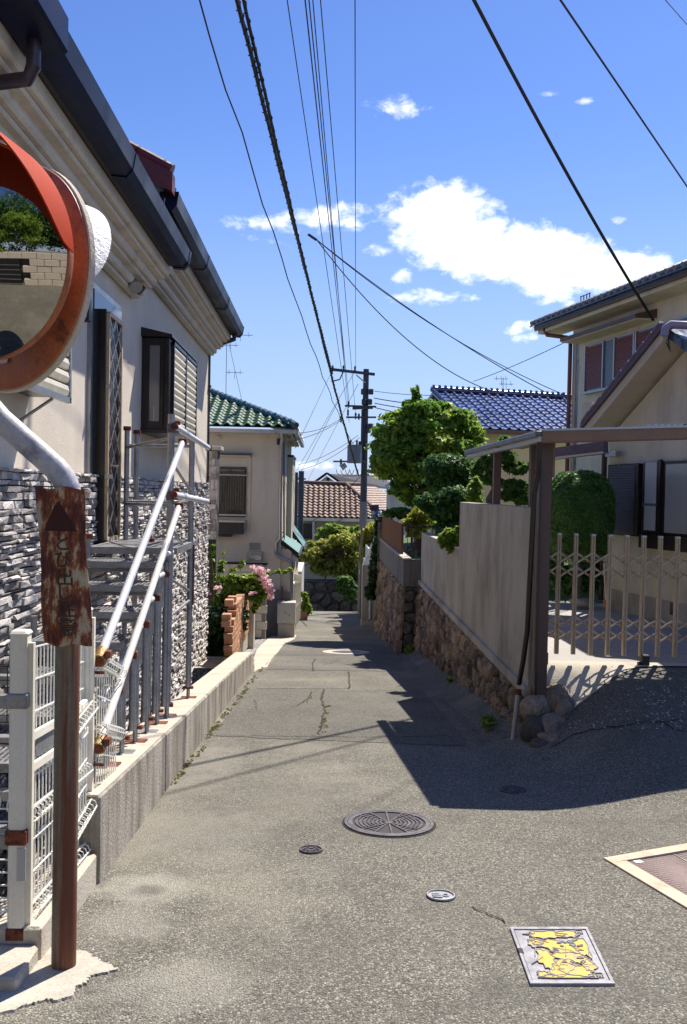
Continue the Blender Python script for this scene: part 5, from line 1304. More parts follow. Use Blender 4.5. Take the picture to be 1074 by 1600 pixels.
# teal tiled canopies stepping down on the street side
for k, (x0, y0, x1, y1, Ya, Yb) in enumerate([(438,846,466,868,22.1,25.6),(452,826,474,858,26.2,29.5)]):
    c_ = thing('door_canopy', ['nearer teal tiled door canopy sloping to the street on the pale house', 'farther teal tiled door canopy on the pale house'][k], 'canopy', at(x0,y0,Ya), 'teal canopies over the side doors')
    P0 = at(x0, y0, Ya); P1 = at(x1, y1, Ya); dv = (P1-P0); ln = Vector((0,Yb-Ya,0))
    MB().prism([P0, P1, P1-Z_*.06, P0-Z_*.06], ln).build('deck', tile_teal, c_)
    for j in range(4):
        for i in range(6):
            a = P0+dv*(j/4)+ln*(i/6); MB().obox(a+dv/8+ln/12+Z_*(.035), dv/8*1.06, ln/12*.96, Z_*.014).build('tile', teal_sheet, c_)
    MB().tube([P1+Z_*-.02-Vector((0,.05,0)), P1+ln], .05, 6).build('gutter', darkbrown, c_); MB().tube([P0-Vector((0,.04,0))+Z_*.03, P1-Vector((0,.04,0))+Z_*.03], .05, 6).build('verge', darkbrown, c_)
    MB().prism([P0-Z_*.08, P1-Z_*.08, P1-Z_*.16, Vector((P0.x,P0.y,P1.z-.12))], Vector((0,.25,0))).build('bracket', stucco_g, c_)
# curl of iron ornament and street side panels
MB().tube([at(441+3*math.cos(a)*(.4+a/7), 838+6*math.sin(a)*(.4+a/7), 21.95) for a in [q*.6 for q in range(13)]], .012, 5).build('iron_scroll', iron, Hg)
pl = thing('entrance_pillar', 'stained white concrete entrance pillar with rusty bar at the corner of the pale house', 'pillar', (-1.0,21.6,-3.8))
a, b = at(435,941,21.5), at(460,996,21.5)
MB().box(a.x,b.x,21.5,21.9,gz(0,21.5)-.1,a.z-.55).build('base', conc_g, pl, bev=.01); 
whp = mat('white_stained', (.50,.48,.43), .8, .1, 5, 60, .3, c2=(.16,.13,.10), thr=(.52,.68), stain=5)
MB().box(a.x-.02,b.x+.02,21.47,21.92,a.z-.54,a.z).build('shaft', whp, pl, bev=.012)
MB().tube([at(441,916,21.7),at(441,940,21.7)], .018, 6).build('rusty_bar', rust, pl)
for i in range(8):
    c_ = at(0,0,1); y0 = 22.2+i*.85; x = -.80
    d = thing('side_gate_panel', f'white painted side gate panel, number {i+1} along the street side of the pale house' if False else ['first white gate panel past the entrance pillar','second white panel along the pale house side','third white panel along the pale house side','fourth white panel along the pale house side','fifth white panel along the pale house side','sixth white panel, beside the potted shrub','seventh white panel, behind the potted shrub','last white panel at the far end of the pale house'][i], 'gate panel', (x,y0,gz(0,y0)), 'white panels along the pale house') 
    MB().box(x,x+.05,y0,y0+.80,gz(0,y0)+.15,-2.35-.09*i).build('panel', whp, d, bev=.01)
    for z in (-2.5-.09*i,-3.2-.09*i): MB().box(x+.05,x+.075,y0+.04,y0+.76,z,z+.06).build('rail', wfence, d)
    MB().box(x+.052,x+.09,y0+.7,y0+.78,gz(0,y0)+.02,-2.25-.09*i).build('post', wfence, d)
MB().box(-3.6,-.78,21.9,21.98,-4.3,-2.6).build('base_wall', conc_d, Hg)
# orange brick low wall with stepped end
bw = thing('brick_wall', 'low orange brick wall with stepped bricks on top at the end of the curb', 'brick wall', (-1.62,14.6,-3.2))
rr = random.Random(2)
bmesh_brick = {}
for r_ in range(9):
    z = -2.98+r_*.105
    Lr = 3.4 if r_ < 6 else 3.3
    y = 14.45+ (0 if r_ < 6 else (r_-5)*.22) + (r_%2)*.11
    while y < 17.9:
        L_ = .21; mb = MB().box(-1.66+rr.uniform(-.003,.003),-1.51+rr.uniform(-.004,.004),y,y+L_-.012,z,z+.093); mb.build('brick', brick_m, bw, bev=.004); y += L_
for (y, z, h) in ((14.42,-2.35,.11),(14.47,-2.24,.10),(14.85,-2.05,.11),(15.3,-2.03,.09)): MB().box(-1.70,-1.55,y,y+.20,z,z+h).build('brick', brick_m, bw, bev=.005)
MB().box(-1.65,-1.53,15.25,17.8,-3.3,-2.12).build('mortar_core', conc_g, bw)
MB().box(-1.62,-1.42,17.85,18.2,-3.4,-2.0).build('end_post', conc_g, bw)
# forecourt cobbles
fc = sheet('forecourt', lin(-3.5,-1.35,.3), lin(14.4,21.4,.5), .008, conc_g, kind='structure')
cobm = mat('cobble', (.22,.21,.20), .9, .2, 8, 60, .4, rand=.25)
for i in range(6):
    for j in range(16):
        x = -1.95+i*.10; y = 16.4+j*.27; MB().box(x+.004,x+.096,y+.006,y+.264,gz(0,y+.13)+.0,gz(0,y+.13)+.026).build('cobble', cobm, fc, bev=.006)

# ================================================================ BEYOND THE CREST
fw = thing('retaining_wall', 'shaded dark boulder wall closing the bottom of the street', 'stone wall', (0,40,-6))
MB().box(-3.2,1.9,40.1,40.9,-7.5,-4.25).build('core', mortar_d, fw)
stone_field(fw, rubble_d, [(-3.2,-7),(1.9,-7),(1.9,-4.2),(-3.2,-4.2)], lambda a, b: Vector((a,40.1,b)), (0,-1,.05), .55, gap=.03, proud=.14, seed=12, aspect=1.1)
# brown tiled house
Hb = thing('house', 'house with a wide brown tiled hip roof beyond the bottom of the street', 'house', (1,60,-8))
Yb = 56.0; e0 = at(462,808,Yb); e1 = at(640,812,Yb); zz = e0.z; ap = at(540,757,Yb+3.6)
Lx, Rx = e0.x-1.2, e1.x+.8; rx0 = ap.x; ry = ap.y; rise = ap.z-zz
L0 = Vector((Lx-2.0,Yb,zz)); R0_ = Vector((ap.x+2.6,Yb,zz)); 
vv = Vector((0, ry-Yb, rise)); sl_len = vv.length
deck = MB(); Ap = Vector((ap.x,ry,ap.z)); Al = Vector((ap.x-4.2,ry,ap.z)); 
deck.add([L0-Z_*.06, R0_-Z_*.06, Ap-Z_*.06, Vector((L0.x+3.4,ry,ap.z-.06))], [(0,1,2,3)]); 
# the right-hand slope turns away
Rr_ = Vector((R0_.x+3.2,Yb+7.2,zz)); A2_ = Vector((Ap.x+1.2,ry+3.4,ap.z))
deck.add([R0_-Z_*.06, Rr_-Z_*.06, A2_-Z_*.06, Ap-Z_*.06], [(0,1,2,3)])
deck.build('roof_deck', tile_brown, Hb)
WLft = Ap.x-L0.x
tile_roof(Hb, tile_brown, L0, (1,0,0), vv, int((R0_.x-L0.x)/.36), int(sl_len/.36), .36, .36, .09, lambda a, b: a > b*1.02-0.1 and (R0_.x-L0.x-a) > b*((R0_.x-Ap.x)/sl_len) and not (a < (ap.x-L0.x) and False), 'wave', lip=.075)
uu = (Rr_-R0_); n_u = int(uu.length/.32); pv = Vector((-uu.y,uu.x,0)).normalized(); 
foot_ = R0_+uu.normalized()*((Ap-R0_).dot(uu.normalized())); v2 = Ap-foot_; al_ = (Ap-R0_).dot(uu.normalized())
tile_roof(Hb, mat('tile_brown_pale', (.22,.13,.10), .6, .2, 6, 60, .1, rand=.25), R0_, uu, v2, n_u, int(v2.length/.32), .32, .32, .06, lambda a, b: a > b*al_/v2.length, 'wave', joined=True, lip=.07)
for (p, q) in ((R0_, Ap), (Ap, Vector((L0.x+3.4,ry,ap.z))), (Ap, A2_), (L0, Vector((L0.x+3.4,ry,ap.z)))):
    MB().tube([p+Z_*.06, q+Z_*.10], .13, 8).build('ridge_cap', tile_brown, Hb, smooth=True)
MB().box(L0.x+.4,R0_.x-.4,Yb+.6,Yb+7,-11,zz-.05).build('wall', mat('ochre_wall', (.36,.31,.22), .9, .08, 1, 40, .2), Hb)
MB().beam((L0.x,Yb-.06,zz-.12),(R0_.x,Yb-.06,zz-.12), .16, .2).build('gutter', stucco_b, Hb)
a, b = at(474,818,Yb+.5), at(489,842,Yb+.5); wn = MB().box(a.x,b.x,Yb+.52,Yb+.6,b.z,a.z).build('window', darkbrown, Hb); 
a, b = at(507,818,Yb+.5), at(520,830,Yb+.5); MB().box(a.x,b.x,Yb+.52,Yb+.6,b.z,a.z).build('window', darkbrown, Hb)
MB().tube([at(490,812,Yb+.4),at(490,850,Yb+.4)], .1, 8).build('downpipe', alu, Hb)
MB().beam(at(470,853,Yb-.5),at(560,853,Yb-.5), .5, .3).build('balcony_edge', stucco_b, Hb)
# cream gable house with grey roof behind
Hc = thing('house', 'small cream gabled house with a grey roof seen above the brown roof', 'house', (-.5,80,-8))
Yc = 80; gl, ga, gr_ = at(484,761,Yc), at(511,742,Yc), at(537,760,Yc)
MB().prism([Vector((gl.x+.2,Yc,-12)),Vector((gr_.x-.2,Yc,-12)),Vector((gr_.x-.2,Yc,gr_.z)),Vector((ga.x,Yc,ga.z-.1)),Vector((gl.x+.2,Yc,gl.z))], (0,6,0)).build('wall', mat('pale_yellow_wall', (.58,.55,.40), .9, .05, 1, 40, .1), Hc)
rt = at(596,743,Yc+6); rb = at(612,762,Yc+3)
MB().add([ga+Z_*.1+Vector((0,-.5,0)), gr_+Z_*.1+Vector((0,-.5,0)), rb+Vector((.6,0,-.2)), rt], [(0,1,2,3)]).build('roof_slope', tile_grey, Hc)
MB().add([ga+Z_*.1+Vector((0,-.5,0)), gl+Z_*.1+Vector((0,-.5,0)), gl+Z_*.1+Vector((0,6,0)), ga+Z_*.1+Vector((0,6,0))], [(0,1,2,3)]).build('roof_slope', tile_grey, Hc)
MB().beam(gl+Vector((-.1,-.55,.06)), ga+Vector((0,-.55,.16)), .3, .2).build('verge', navy, Hc); MB().beam(ga+Vector((0,-.55,.16)), gr_+Vector((.1,-.55,.06)), .3, .2).build('verge', navy, Hc)
MB().tube([at(513,749,Yc-.05), at(513,749,Yc+.2)], .16, 10).build('gable_vent', black, Hc)
MB().beam(at(496,764,Yc-.3), at(540,762,Yc-.3), .2, .3).build('eave_band', darkbrown, Hc)
# grey-blue roofs and pale wall between pole and tree
for k, (pts, Y, lab) in enumerate([(((606,768),(618,752),(640,752),(662,768)), 46, 'small house with a blue grey roof glimpsed under the big tree')]):
    Hx = thing('house', lab, 'house', at(630,800,Y)); P = [at(a, b, Y+(0 if i in (0,3) else 3)) for i, (a, b) in enumerate(pts)]
    MB().add(P+[p-Z_*.1 for p in P], [(0,1,2,3),(7,6,5,4),(0,4,5,1),(1,5,6,2),(2,6,7,3),(3,7,4,0)]).build('roof', tile_blued, Hx)
    for i in range(12):
        q = i/11; MB().tube([P[0].lerp(P[3], q)+Z_*.05, P[1].lerp(P[2], q)+Z_*.05], .07, 6).build('roof_tile_row', tile_blue, Hx)
    a, b = at(612,768,Y+.4), at(643,830,Y+.4); MB().box(a.x,b.x+1.5,Y+.4,Y+4,b.z-2,a.z-.02).build('wall', mat('far_cream_wall', (.52,.47,.38), .9), Hx)
    MB().beam(at(604,757,Y-.3), at(616,792,Y-.3), .25, .16).build('verge', alu, Hx)
# blue and white tiled gatehouse roof edge
gt = thing('gate_roof', 'small blue tiled gate roof with white ends above the ivy', 'gate roof', at(592,830,31))
for i in range(7):
    for j in range(3):
        a = at(583+j*5.5+i*2.4, 800+i*5.6, 31-.12*i); MB().tube([a, a+Vector((.05,-.10,-.09))], .075, 8).build('roof_tile', tile_blue if (i+j)%2 else whp, gt)
MB().beam(at(578,793,31), at(592,792,31), .2, .18).build('ridge', tile_blued, gt)
MB().prism([at(580,796,31.3),at(600,796,31.3),at(612,836,31.0),at(594,842,31.0)], (0,.4,.0)).build('deck', tile_blued, gt)
# ivy covered pillar and white slatted side wall
iv = thing('ivy_wall', 'tall garden wall end covered in dark ivy', 'ivy wall', (1.7,25.5,-4.2))
MB().box(1.62,2.0,24.7,26.6,-4.4,-.86).build('core', conc_d, iv)
bl = px_blobs([(597,820,9,14),(594,850,9,22),(590,880,9,22),(588,905,9,16),(581,925,10,10),(600,840,8,20),(585,890,8,14)], 25.0, 1.5)
foliage('ivy', lf_ivy, iv, bl, 9000, .09, seed=31, clump=.9, elong=1.1)
sw = thing('slatted_wall', 'pale stepped side wall of horizontal boards beside the ivy', 'board wall', (1.4,29,-4.5))
for k in range(9):
    for q in range(2):
        ya = 27.4+q*4.0; yb = ya+3.9; z1 = -1.95-.30*k-q*.55
        if z1-.24 < gz(0,yb)-.2: continue
        MB().box(1.60-.01*q,1.66,ya,yb,z1-.27,z1).build('board', white_wall if k < 3 else whp, sw)
MB().prism([(1.7,27.2,-1.35),(1.7,35.2,-2.9),(1.7,35.2,-5.6),(1.7,27.2,-4.6)], (.2,0,0)).build('core', conc_g, sw)
MB().beam((1.63,27.2,-1.75),(1.63,35.3,-3.35), .12, .16).build('sloping_rail', wfence, sw)
MB().box(1.30,1.52,26.8,27.3,-4.5,-2.35).build('gate_pier', conc_g, sw)
MB().box(1.28,1.66,26.7,27.2,-4.4,-4.1).build('step', conc_top, sw)
# thin brown post
P_ = at(563,940,30); t = thing('sign_post', 'thin brown steel post standing by the pale board wall', 'post', (P_.x,30,gz(0,30)))
MB().tube([(P_.x,30,gz(0,30)),(P_.x,30,at(563,822,30).z)], .035, 8).build('post', mat('post_tan', (.20,.14,.09), .6), t)
# end of street low wall left + potted shrub
pt = thing('potted_shrub', 'potted green shrub at the far end of the white panels', 'potted plant', (-.62,29.5,-4.4))
MB().tube([(-.62,29.5,-4.52),(-.62,29.5,-4.18)], [.14,.19], 12).build('pot', mat('terracotta', (.30,.17,.12), .8), pt)
foliage('leaves', lf_bush, pt, px_blobs([(477,942,6,12),(481,950,7,9),(474,930,4,9)], 29.5), 700, .09, seed=3)
wlp = thing('street_wall', 'weathered pale wall pier left of the bottom of the street', 'wall', (-1.3,36,-5)); MB().box(-1.5,-.80,33.5,38,-6.2,-3.2).build('pier', whp, wlp)

# ---- utility poles
PY0 = 36.0; pt_ = at(574,577,PY0); pbx = at(569,940,PY0)
Up = thing('utility_pole', 'tall dark utility pole with crossarms and transformer at the bottom of the street', 'utility pole', (pt_.x-.02,PY0,gz(0,36)-.2))
X0 = pt_.x-.04
MB().tube([(X0,PY0,-5.6),(X0,PY0,-1.0),(X0,PY0,1.9),(X0,PY0,pt_.z)], [.155,.15,.13,.12], 14).build('pole', pole_dk, Up, smooth=True)
MB().tube([(X0,PY0,-5.58),(X0,PY0,-.4)], [.166,.162], 14).build('concrete_sleeve', pole_c, Up, smooth=True)
def ab(name, x0, y0, x1, y1, w, h, m=pole_dk, dY=-.18, par=None): return MB().beam(at(x0,y0,PY0+dY), at(x1,y1,PY0+dY), w, h).build(name, m, par or Up)
ca_ = ab('crossarm', 517,577,586,585, .12, .11); ab('brace', 557,586,571,598, .05, .05, alu, -.1, ca_); ab('crossarm', 539,634,588,635.5, .10, .07); ab('crossarm', 551,638,583,637, .14, .10)
ab('crossarm', 541,652,588,652, .09, .07); ab('crossarm', 521,721,571,721, .08, .07, pole_c)
def ins(x, y, r=.05, h=.28, par=None):
    c = at(x, y, PY0-.2); o = MB().tube([c-Z_*h/2, c-Z_*h*.1, c, c+Z_*h*.2, c+Z_*h/2], [r*.5,r,r*.6,r,r*.5], 8).build('insulator', pole_dk, par or Up, smooth=True); return o
for x, y in ((520,576),(537,576),(555,577),(545,632),(544,645),(533,655),(533,722),(561,651),(556,650)): ins(x, y)
ab('arm_stay', 538,578,531,593, .05, .05); ab('arm_stay', 531,593,518,596, .05, .05)
c = at(554,708,PY0-.45); MB().tube([c-Z_*.42, c+Z_*.02, c+Z_*.34], .30, 16).build('transformer', mat('transformer_grey', (.13,.14,.17), .6, .15, 4, 50, .1), Up, smooth=True)
for dx in (-.15, .1): ins(554+dx*40, 692, .05, .25)
for (x, y) in ((568,612),(580,612),(569,628),(578,628),(579,666),(576,672),(564,694)): 
    c = at(x, y, PY0-.15); MB().obox(c, (.10,0,0), (0,.1,0), (0,0,.12)).build('fitting', pole_dk, Up, bev=.03)
ab('cable_riser', 566,640,565,690, .06, .06); ab('lamp_arm', 541,728,533,728, .05, .05)
c = at(537,728,PY0-.3); MB().tube([c+Vector((.1,0,.06)), c+Vector((-.1,0,-.08))], [.11,.15], 10).build('street_lamp_head', alu, Up, smooth=True)
for k in range(4): a = at(536+k*7, 732, PY0-.2); MB().tube([a+Vector((.28*math.cos(q),0,.28*math.sin(q)-.05)) for q in [math.pi+math.pi*i/6 for i in range(7)]], .012, 4).build('wire_loop', wire_m, Up)
for (px, y0, y1, Y, w, lab) in ((469.5,736,832,44,.14,'slim dark utility pole behind the pale house on the left'),(462,738,800,52,.12,'dark brown pole just behind the slim utility pole')):
    a, b = at(px,y0,Y), at(px,y1,Y); t = thing('utility_pole', lab, 'utility pole', (b.x,Y,b.z)); MB().tube([(b.x,Y,b.z-3),(b.x,Y,a.z)], w, 10).build('pole', pole_dk, t, smooth=True)
    MB().box(a.x-.5,a.x+.3,Y-.2,Y-.12,a.z-.45,a.z-.37).build('crossarm', pole_dk, t)
# brown square post near the blue house gable
t = thing('utility_pole', 'dark pole half hidden by the tree beside the blue tiled roof', 'utility pole', at(679,640,30)); a, b = at(679,609,30), at(679,700,30); MB().tube([b, (b.x,30,a.z)], .11, 10).build('pole', pole_dk, t); MB().box(a.x-.3,a.x+.3,29.8,29.88,a.z-.5,a.z-.42).build('crossarm', pole_dk, t)

# ---- overhead lines
def wire(label, A, B, sag=0., r=.012, ext=.35, wave=0., seed=0, twist=False, group='overhead lines', bead=0):
    """A far end, B near end ((px, py, Y)); goes on past B behind the viewer"""
    a, b = at(*A), at(*B); d = b-a; n = 40; rr = random.Random(seed); pts = []; te = 1+ext
    for i in range(n+1):
        t = te*i/n; p = a+d*t; p.z -= sag*4*t*(1-t) if t <= 1 else -sag*2*(t-1)
        if wave: p = p+Vector((math.sin(i*1.9+seed)*wave, 0, math.cos(i*2.3+seed)*wave))
        pts.append(p)
    mb = MB().tube(pts, r, 6)
    if twist:
        q = [p+Vector((math.cos(i*1.7)*r*1.3, 0, math.sin(i*1.7)*r*1.3)) for i, p in enumerate([pts[0].lerp(pts[-1], k/400) if False else pts[int(k/10)].lerp(pts[min(n, int(k/10)+1)], (k%10)/10) for k in range(400)])]
        mb.tube(q, r*.35, 4)
    o = mb.build('overhead_line', wire_m, None, smooth=True); tag(o, label, 'overhead line', group); return o
Yw = 36.0
wire('thick black cable bundle running from the street pole to the top centre', (519,584,Yw), (371,0,14), .05, .040, .4, .006, 1, True)
wire('second thick cable bundle just right of the first, sagging toward the pole', (560,742,Yw), (381,0,14.5), .35, .032, .4, .006, 2, True)
wire('wavy thin cable left of the thick bundles', (556,700,Yw), (311,0,9.8), .55, .011, .4, .02, 3)
wire('thin cable hugging the thick bundles from upper left of centre', (546,660,Yw), (449,0,12), .0, .008, .4)
wire('leftmost line of the parallel power lines near top centre', (539,577,Yw), (477,0,11), .0, .010, .4)
wire('middle line of the parallel power lines near top centre', (546,632,Yw), (483,0,11.3), .0, .009, .4)
wire('third of the parallel power lines near top centre', (545,645,Yw), (489,0,11.7), .0, .008, .4)
wire('right hand line of the parallel power lines, slanting to the crossarm', (556,650,Yw), (501,0,12), .0, .008, .4)
wire('single vertical looking wire right of the parallel power lines', (556,577,Yw), (555,0,12), .0, .008, .4)
wire('heavy black service cable swooping down to the two storey house', (1021,500,16.6), (741,0,12), .12, .030, .5)
wire('black cable crossing the upper right corner', (1100,330,20), (876,0,13), .0, .019, .5)
wire('short thin wire in the very top right corner', (1110,80,20), (1040,0,14), .0, .008, .5)
wire('long thin wire running down right to the two storey house wall', (905,640,20.5), (492,372,22), .25, .012, 0)
wire('second thin wire beside the long one to the two storey house', (889,620,21), (494,374,22), .33, .010, 0)
wire('wire curving down to the ridge of the blue tiled roof', (772,612,26), (494,373,22), .62, .014, 0)
wire('thin wire rising right from the blue tiled roof to the eaves', (740,596,29), (893,530,20.4), .05, .010, 0)
k_ = 0
for (x0,y0,x1,y1) in ((585,611,680,618),(585,622,682,634),(586,630,682,643),(587,637,676,653),(582,665,600,668)):
    k_ += 1; wire(['topmost','second','third','fourth','lowest short'][k_-1]+' of the side lines from the street pole to the pole behind the tree', (x0,y0,35.9), (x1,y1,30), .04, .012 if k_ == 1 else .02, 0, group='side lines to the right')
k_ = 0
labs = ['left line steeply down from the top crossarm','second steep line down left from the pole','long slack line to the green roofed house corner','upper slack line to the green roofed house','lower line sweeping left from the transformer level','lowest line sweeping left over the brown roof','steep thin line from mid pole down left','thin line across the sky above the brown roof']
for (x0,y0,Y0,x1,y1,Y1,s) in ((519,580,36,462,700,26,0),(555,580,36,464,735,44,0),(535,655,36,461,688,22.5,.10),(535,652,36,461,677,22.5,.15),(560,680,36,466,726,44,.2),(562,684,36,470,734,44,.2),(530,625,36,464,750,44,0),(560,600,36,470,772,60,0)):
    wire(labs[k_], (x0,y0,Y0), (x1,y1,Y1), s, .010, 0, group='lines fanning out to the left'); k_ += 1
wire('thin stay wire left of the antenna over the green roof', (378,625,25), (356,528,24.4), 0, .006, 0, group='antenna stays')
wire('diagonal wire crossing in front of the brown roof', (476,825,44), (572,735,35.8), .1, .014, 0)
wire('lower diagonal wire crossing in front of the brown roof', (490,842,44), (570,780,35.8), .1, .014, 0)
sp = thing('cable_clamp', 'black cable junction where the house lines leave the thick bundle', 'cable clamp', at(489,372,22))
for i in range(6): c = at(482+i*2.2, 366+i*1.5, 22); MB().tube([c, c+Vector((.03,0,-.03))], .035, 6).build('clamp_body', wire_m, sp)

# ================================================================ VEGETATION
def tree(name, label, cat, base, topz, r, limbs, blobs, m, n, size, seed, trunk_m=bark, group=None, per=14, clump=.55, shell=.45):
    t = thing(name, label, cat, base, group); b = Vector(base); rr = random.Random(seed)
    k = [b+Vector((rr.uniform(-.05,.05)*q, rr.uniform(-.05,.05)*q, (topz-b.z)*q/5)) for q in range(6)]
    tr = MB().tube(k, [r*(1-.12*q) for q in range(6)], 10).build('trunk', trunk_m, t, smooth=True)
    for i in range(limbs):
        c, rad = blobs[i % len(blobs)]; s = k[2+i%4]; e = Vector(c)+Vector((rr.uniform(-.4,.4)*rad[0], rr.uniform(-.4,.4)*rad[1], rr.uniform(-.2,.3)*rad[2])); mid = s.lerp(e, .5)+Vector((0,0,.12*(e-s).length*rr.uniform(-.5,1)))
        MB().tube([s, s.lerp(mid,.5)+Vector((0,0,.03)), mid, e], [r*.5,r*.38,r*.28,r*.08], 7).build('limb', trunk_m, t, smooth=True)
    foliage('crown', m, t, blobs, n, size, seed=seed, per=per, clump=clump, shell=shell)
    return t
def base(px, py, Y): return at(px, py, Y)
bt = px_blobs([(625,665,32,26),(668,655,38,28),(705,660,32,30,1),(725,680,26,26,1),(640,700,42,28),(610,705,28,24,-.5),(690,700,40,30),(655,735,42,26),(620,740,32,26),(600,725,18,18),(700,735,32,26,.5),(650,775,25,16),(625,765,22,14),(735,665,16,16,.5),(650,625,5,16),(650,640,12,14),(606,672,14,14),(618,650,12,9),(684,632,15,11),(720,650,16,12),(745,672,8,9),(588,700,8,16),(632,632,8,8)], 22.5, .9)
tree('maple_tree', 'large bright green broadleaf tree leaning over the wall in the middle right', 'tree', (2.75,23.0,-1.7), .6, .17, 14, loosen(bt, 6, .48, 3), lf_maple, 44000, .085, 51, per=9, clump=.95, shell=.3)
mt = [o for o in col.objects if o.name == 'maple_tree'][0]
foliage('outer_sprigs', leafmat('leaves_maple_tips', (.12,.21,.03), (.34,.40,.06), .5), mt, [(c_, (r_[0]*1.22, r_[1]*1.22, r_[2]*1.25)) for c_, r_ in loosen(bt, 3, .45, 19)], 7000, .075, seed=19, per=7, clump=.9, shell=.8)
tree('tall_shoot_tree', 'slender upright shoot poking above the big green tree', 'tree', (2.52,22.6,-1.5), 2.9, .015, 0, px_blobs([(650,600,3,8),(649,612,5,6),(651,622,6,7)], 22.4), lf_maple, 260, .08, 8)
pb_ = px_blobs([(700,727,34,15),(706,752,36,14,.3),(690,738,22,12)], 17.5, .9)
tree('cloud_pruned_tree', 'dark round pruned evergreen in front of the big tree', 'tree', (2.75,17.9,-1.7), .3, .06, 4, pb_, lf_dark, 22000, .05, 52, shell=.6)
tree('cloud_pruned_tree', 'lower dark evergreen mass behind the tall panel', 'tree', (2.65,16.6,-1.7), -.2, .05, 3, px_blobs([(712,778,28,16),(690,795,24,18),(722,800,20,16),(705,825,24,14),(665,782,14,12)], 16.6, .9), lf_dark, 13000, .055, 53, group=None)
pads = px_blobs([(765,720,17,12),(785,712,20,11),(808,730,18,10),(765,748,12,8),(805,760,20,10),(815,778,18,9),(792,775,14,8),(745,735,10,10),(790,690,12,8)], 14.5, .8)
tree('garden_pine', 'spreading niwaki garden tree with leaf pads framed by the carport posts', 'tree', at(765,800,14.7), at(765,705,14.7).z, .09, 9, pads, lf_mid, 12000, .045, 54, shell=.5)
tree('shrub', 'glossy shrub with white lit leaves beside the carport post', 'shrub', at(742,810,13.2), at(742,775,13.2).z, .02, 2, px_blobs([(744,762,9,14),(747,778,9,8),(738,776,7,8)], 13.2), lf_bush, 1600, .05, 55)
tree('shrub', 'yellow green shrub above the brown screen', 'shrub', (2.2,20.5,-1.8), -.9, .025, 5, px_blobs([(655,803,16,9),(645,815,14,8),(665,818,14,8),(652,830,16,8),(668,795,8,7)], 20), lf_yellow, 2600, .075, 56)
tree('shrub', 'leafy shrub spilling over the lower concrete panel', 'shrub', (2.45,13.6,-1.7), -1.1, .02, 4, px_blobs([(703,835,12,9),(712,845,9,9),(697,842,10,8),(715,830,6,7),(700,852,10,4),(703,856,5,6)], 13.0), lf_bush, 2600, .05, 57)
tree('hedge_shrub', 'clipped dark hedge behind the screen under the big tree', 'hedge', (2.3,22,-1.7), -1.2, .03, 0, px_blobs([(628,800,18,6),(610,803,10,5),(640,806,16,7)], 21.5), lf_mid, 4000, .06, 58)
# rounded clipped bush behind the gate
c = at(905,806,12.2); hb = thing('clipped_bush', 'big rounded clipped hedge bush behind the gate', 'hedge bush', at(905,935,12.2))
bm_v = []
rs = np.random.RandomState(4); n_ = 60000; d = rs.normal(size=(n_,3)); d /= np.linalg.norm(d,axis=1)[:,None]
pw = 3.4; sc = (np.abs(d)**pw).sum(1)**(-1/pw)
rad = np.array([47,45,68])*12.2/FPX; rad[1] = .5
P = d*sc[:,None]*rad*(1-.10*rs.rand(n_)[:,None]**1.5)*(1+.03*np.sin(d[:,:1]*9+d[:,2:3]*7)+.022*np.sin(d[:,1:2]*17+d[:,2:3]*13)+.05*(rs.rand(n_)[:,None]>.985)) + np.array(list(c))
nr = d + rs.normal(size=(n_,3))*.55; nr /= np.linalg.norm(nr,axis=1)[:,None]; t_ = np.cross(nr, rs.normal(size=(n_,3))); t_ /= np.linalg.norm(t_,axis=1)[:,None]; b_ = np.cross(nr,t_); s_ = .026*(.6+.8*rs.rand(n_))[:,None]
V = np.stack([P-t_*s_*.8, P+b_*s_*.45, P+t_*s_*.8, P-b_*s_*.45],1).reshape(-1,3)-np.array(list(WL[hb]))
me = bpy.data.meshes.new('foliage'); me.vertices.add(4*n_); me.vertices.foreach_set('co', V.astype('f').ravel()); me.loops.add(4*n_); me.loops.foreach_set('vertex_index', np.arange(4*n_,dtype='i')); me.polygons.add(n_); me.polygons.foreach_set('loop_start', np.arange(0,4*n_,4,dtype='i')); me.materials.append(lf_hedge); me.update(calc_edges=True); link('foliage', me, hb)
MB().tube([at(905,935,12.2), at(905,830,12.2)], .05, 8).build('trunk', bark, hb)
core = bpy.data.meshes.new('inner_leaves'); bmm = bmesh.new(); bmesh.ops.create_icosphere(bmm, subdivisions=3, radius=1)
for v_ in bmm.verts:
    q = np.array(v_.co); q = q*((np.abs(q)**pw).sum()**(-1/pw))*rad*.88; v_.co = Vector(q)+c-WL[hb]
bmm.to_mesh(core); bmm.free(); core.materials.append(lf_hedge); link('inner_leaves', core, hb)
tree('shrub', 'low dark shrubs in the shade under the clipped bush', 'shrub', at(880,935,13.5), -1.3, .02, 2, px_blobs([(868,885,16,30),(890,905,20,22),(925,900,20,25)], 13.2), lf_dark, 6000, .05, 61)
g_ = foliage('lawn_grass', lf_mid, None, [(Vector((3.9+.5*i, 14.6+.5*(i%3), -1.69)), (.6,1.2,.05)) for i in range(-2,7)], 9000, .03, seed=71, clump=1.2, per=6, shell=.1); tag(g_, 'short green lawn seen through the gate', 'grass', kind='stuff')
st_ = thing('garden_stone', 'flat grey stepping stone on the lawn behind the gate', 'stone', at(912,940,12.9)); rock('rock', conc_g, st_, at(912,940,12.9), (.2,.2,.07), 3)
sk = thing('orange_float', 'small orange and white garden tool leaning at the house corner', 'garden tool', at(946,945,12.4)); MB().tube([at(946,949,12.4),at(946,941,12.4),at(947,938,12.4)], [.03,.035,.015], 10).build('head', mat('orange_plastic', (.6,.2,.06), .5), sk, smooth=True); MB().tube([at(947,938,12.4),at(944,880,12.45)], .012, 6).build('handle', wfence, sk)

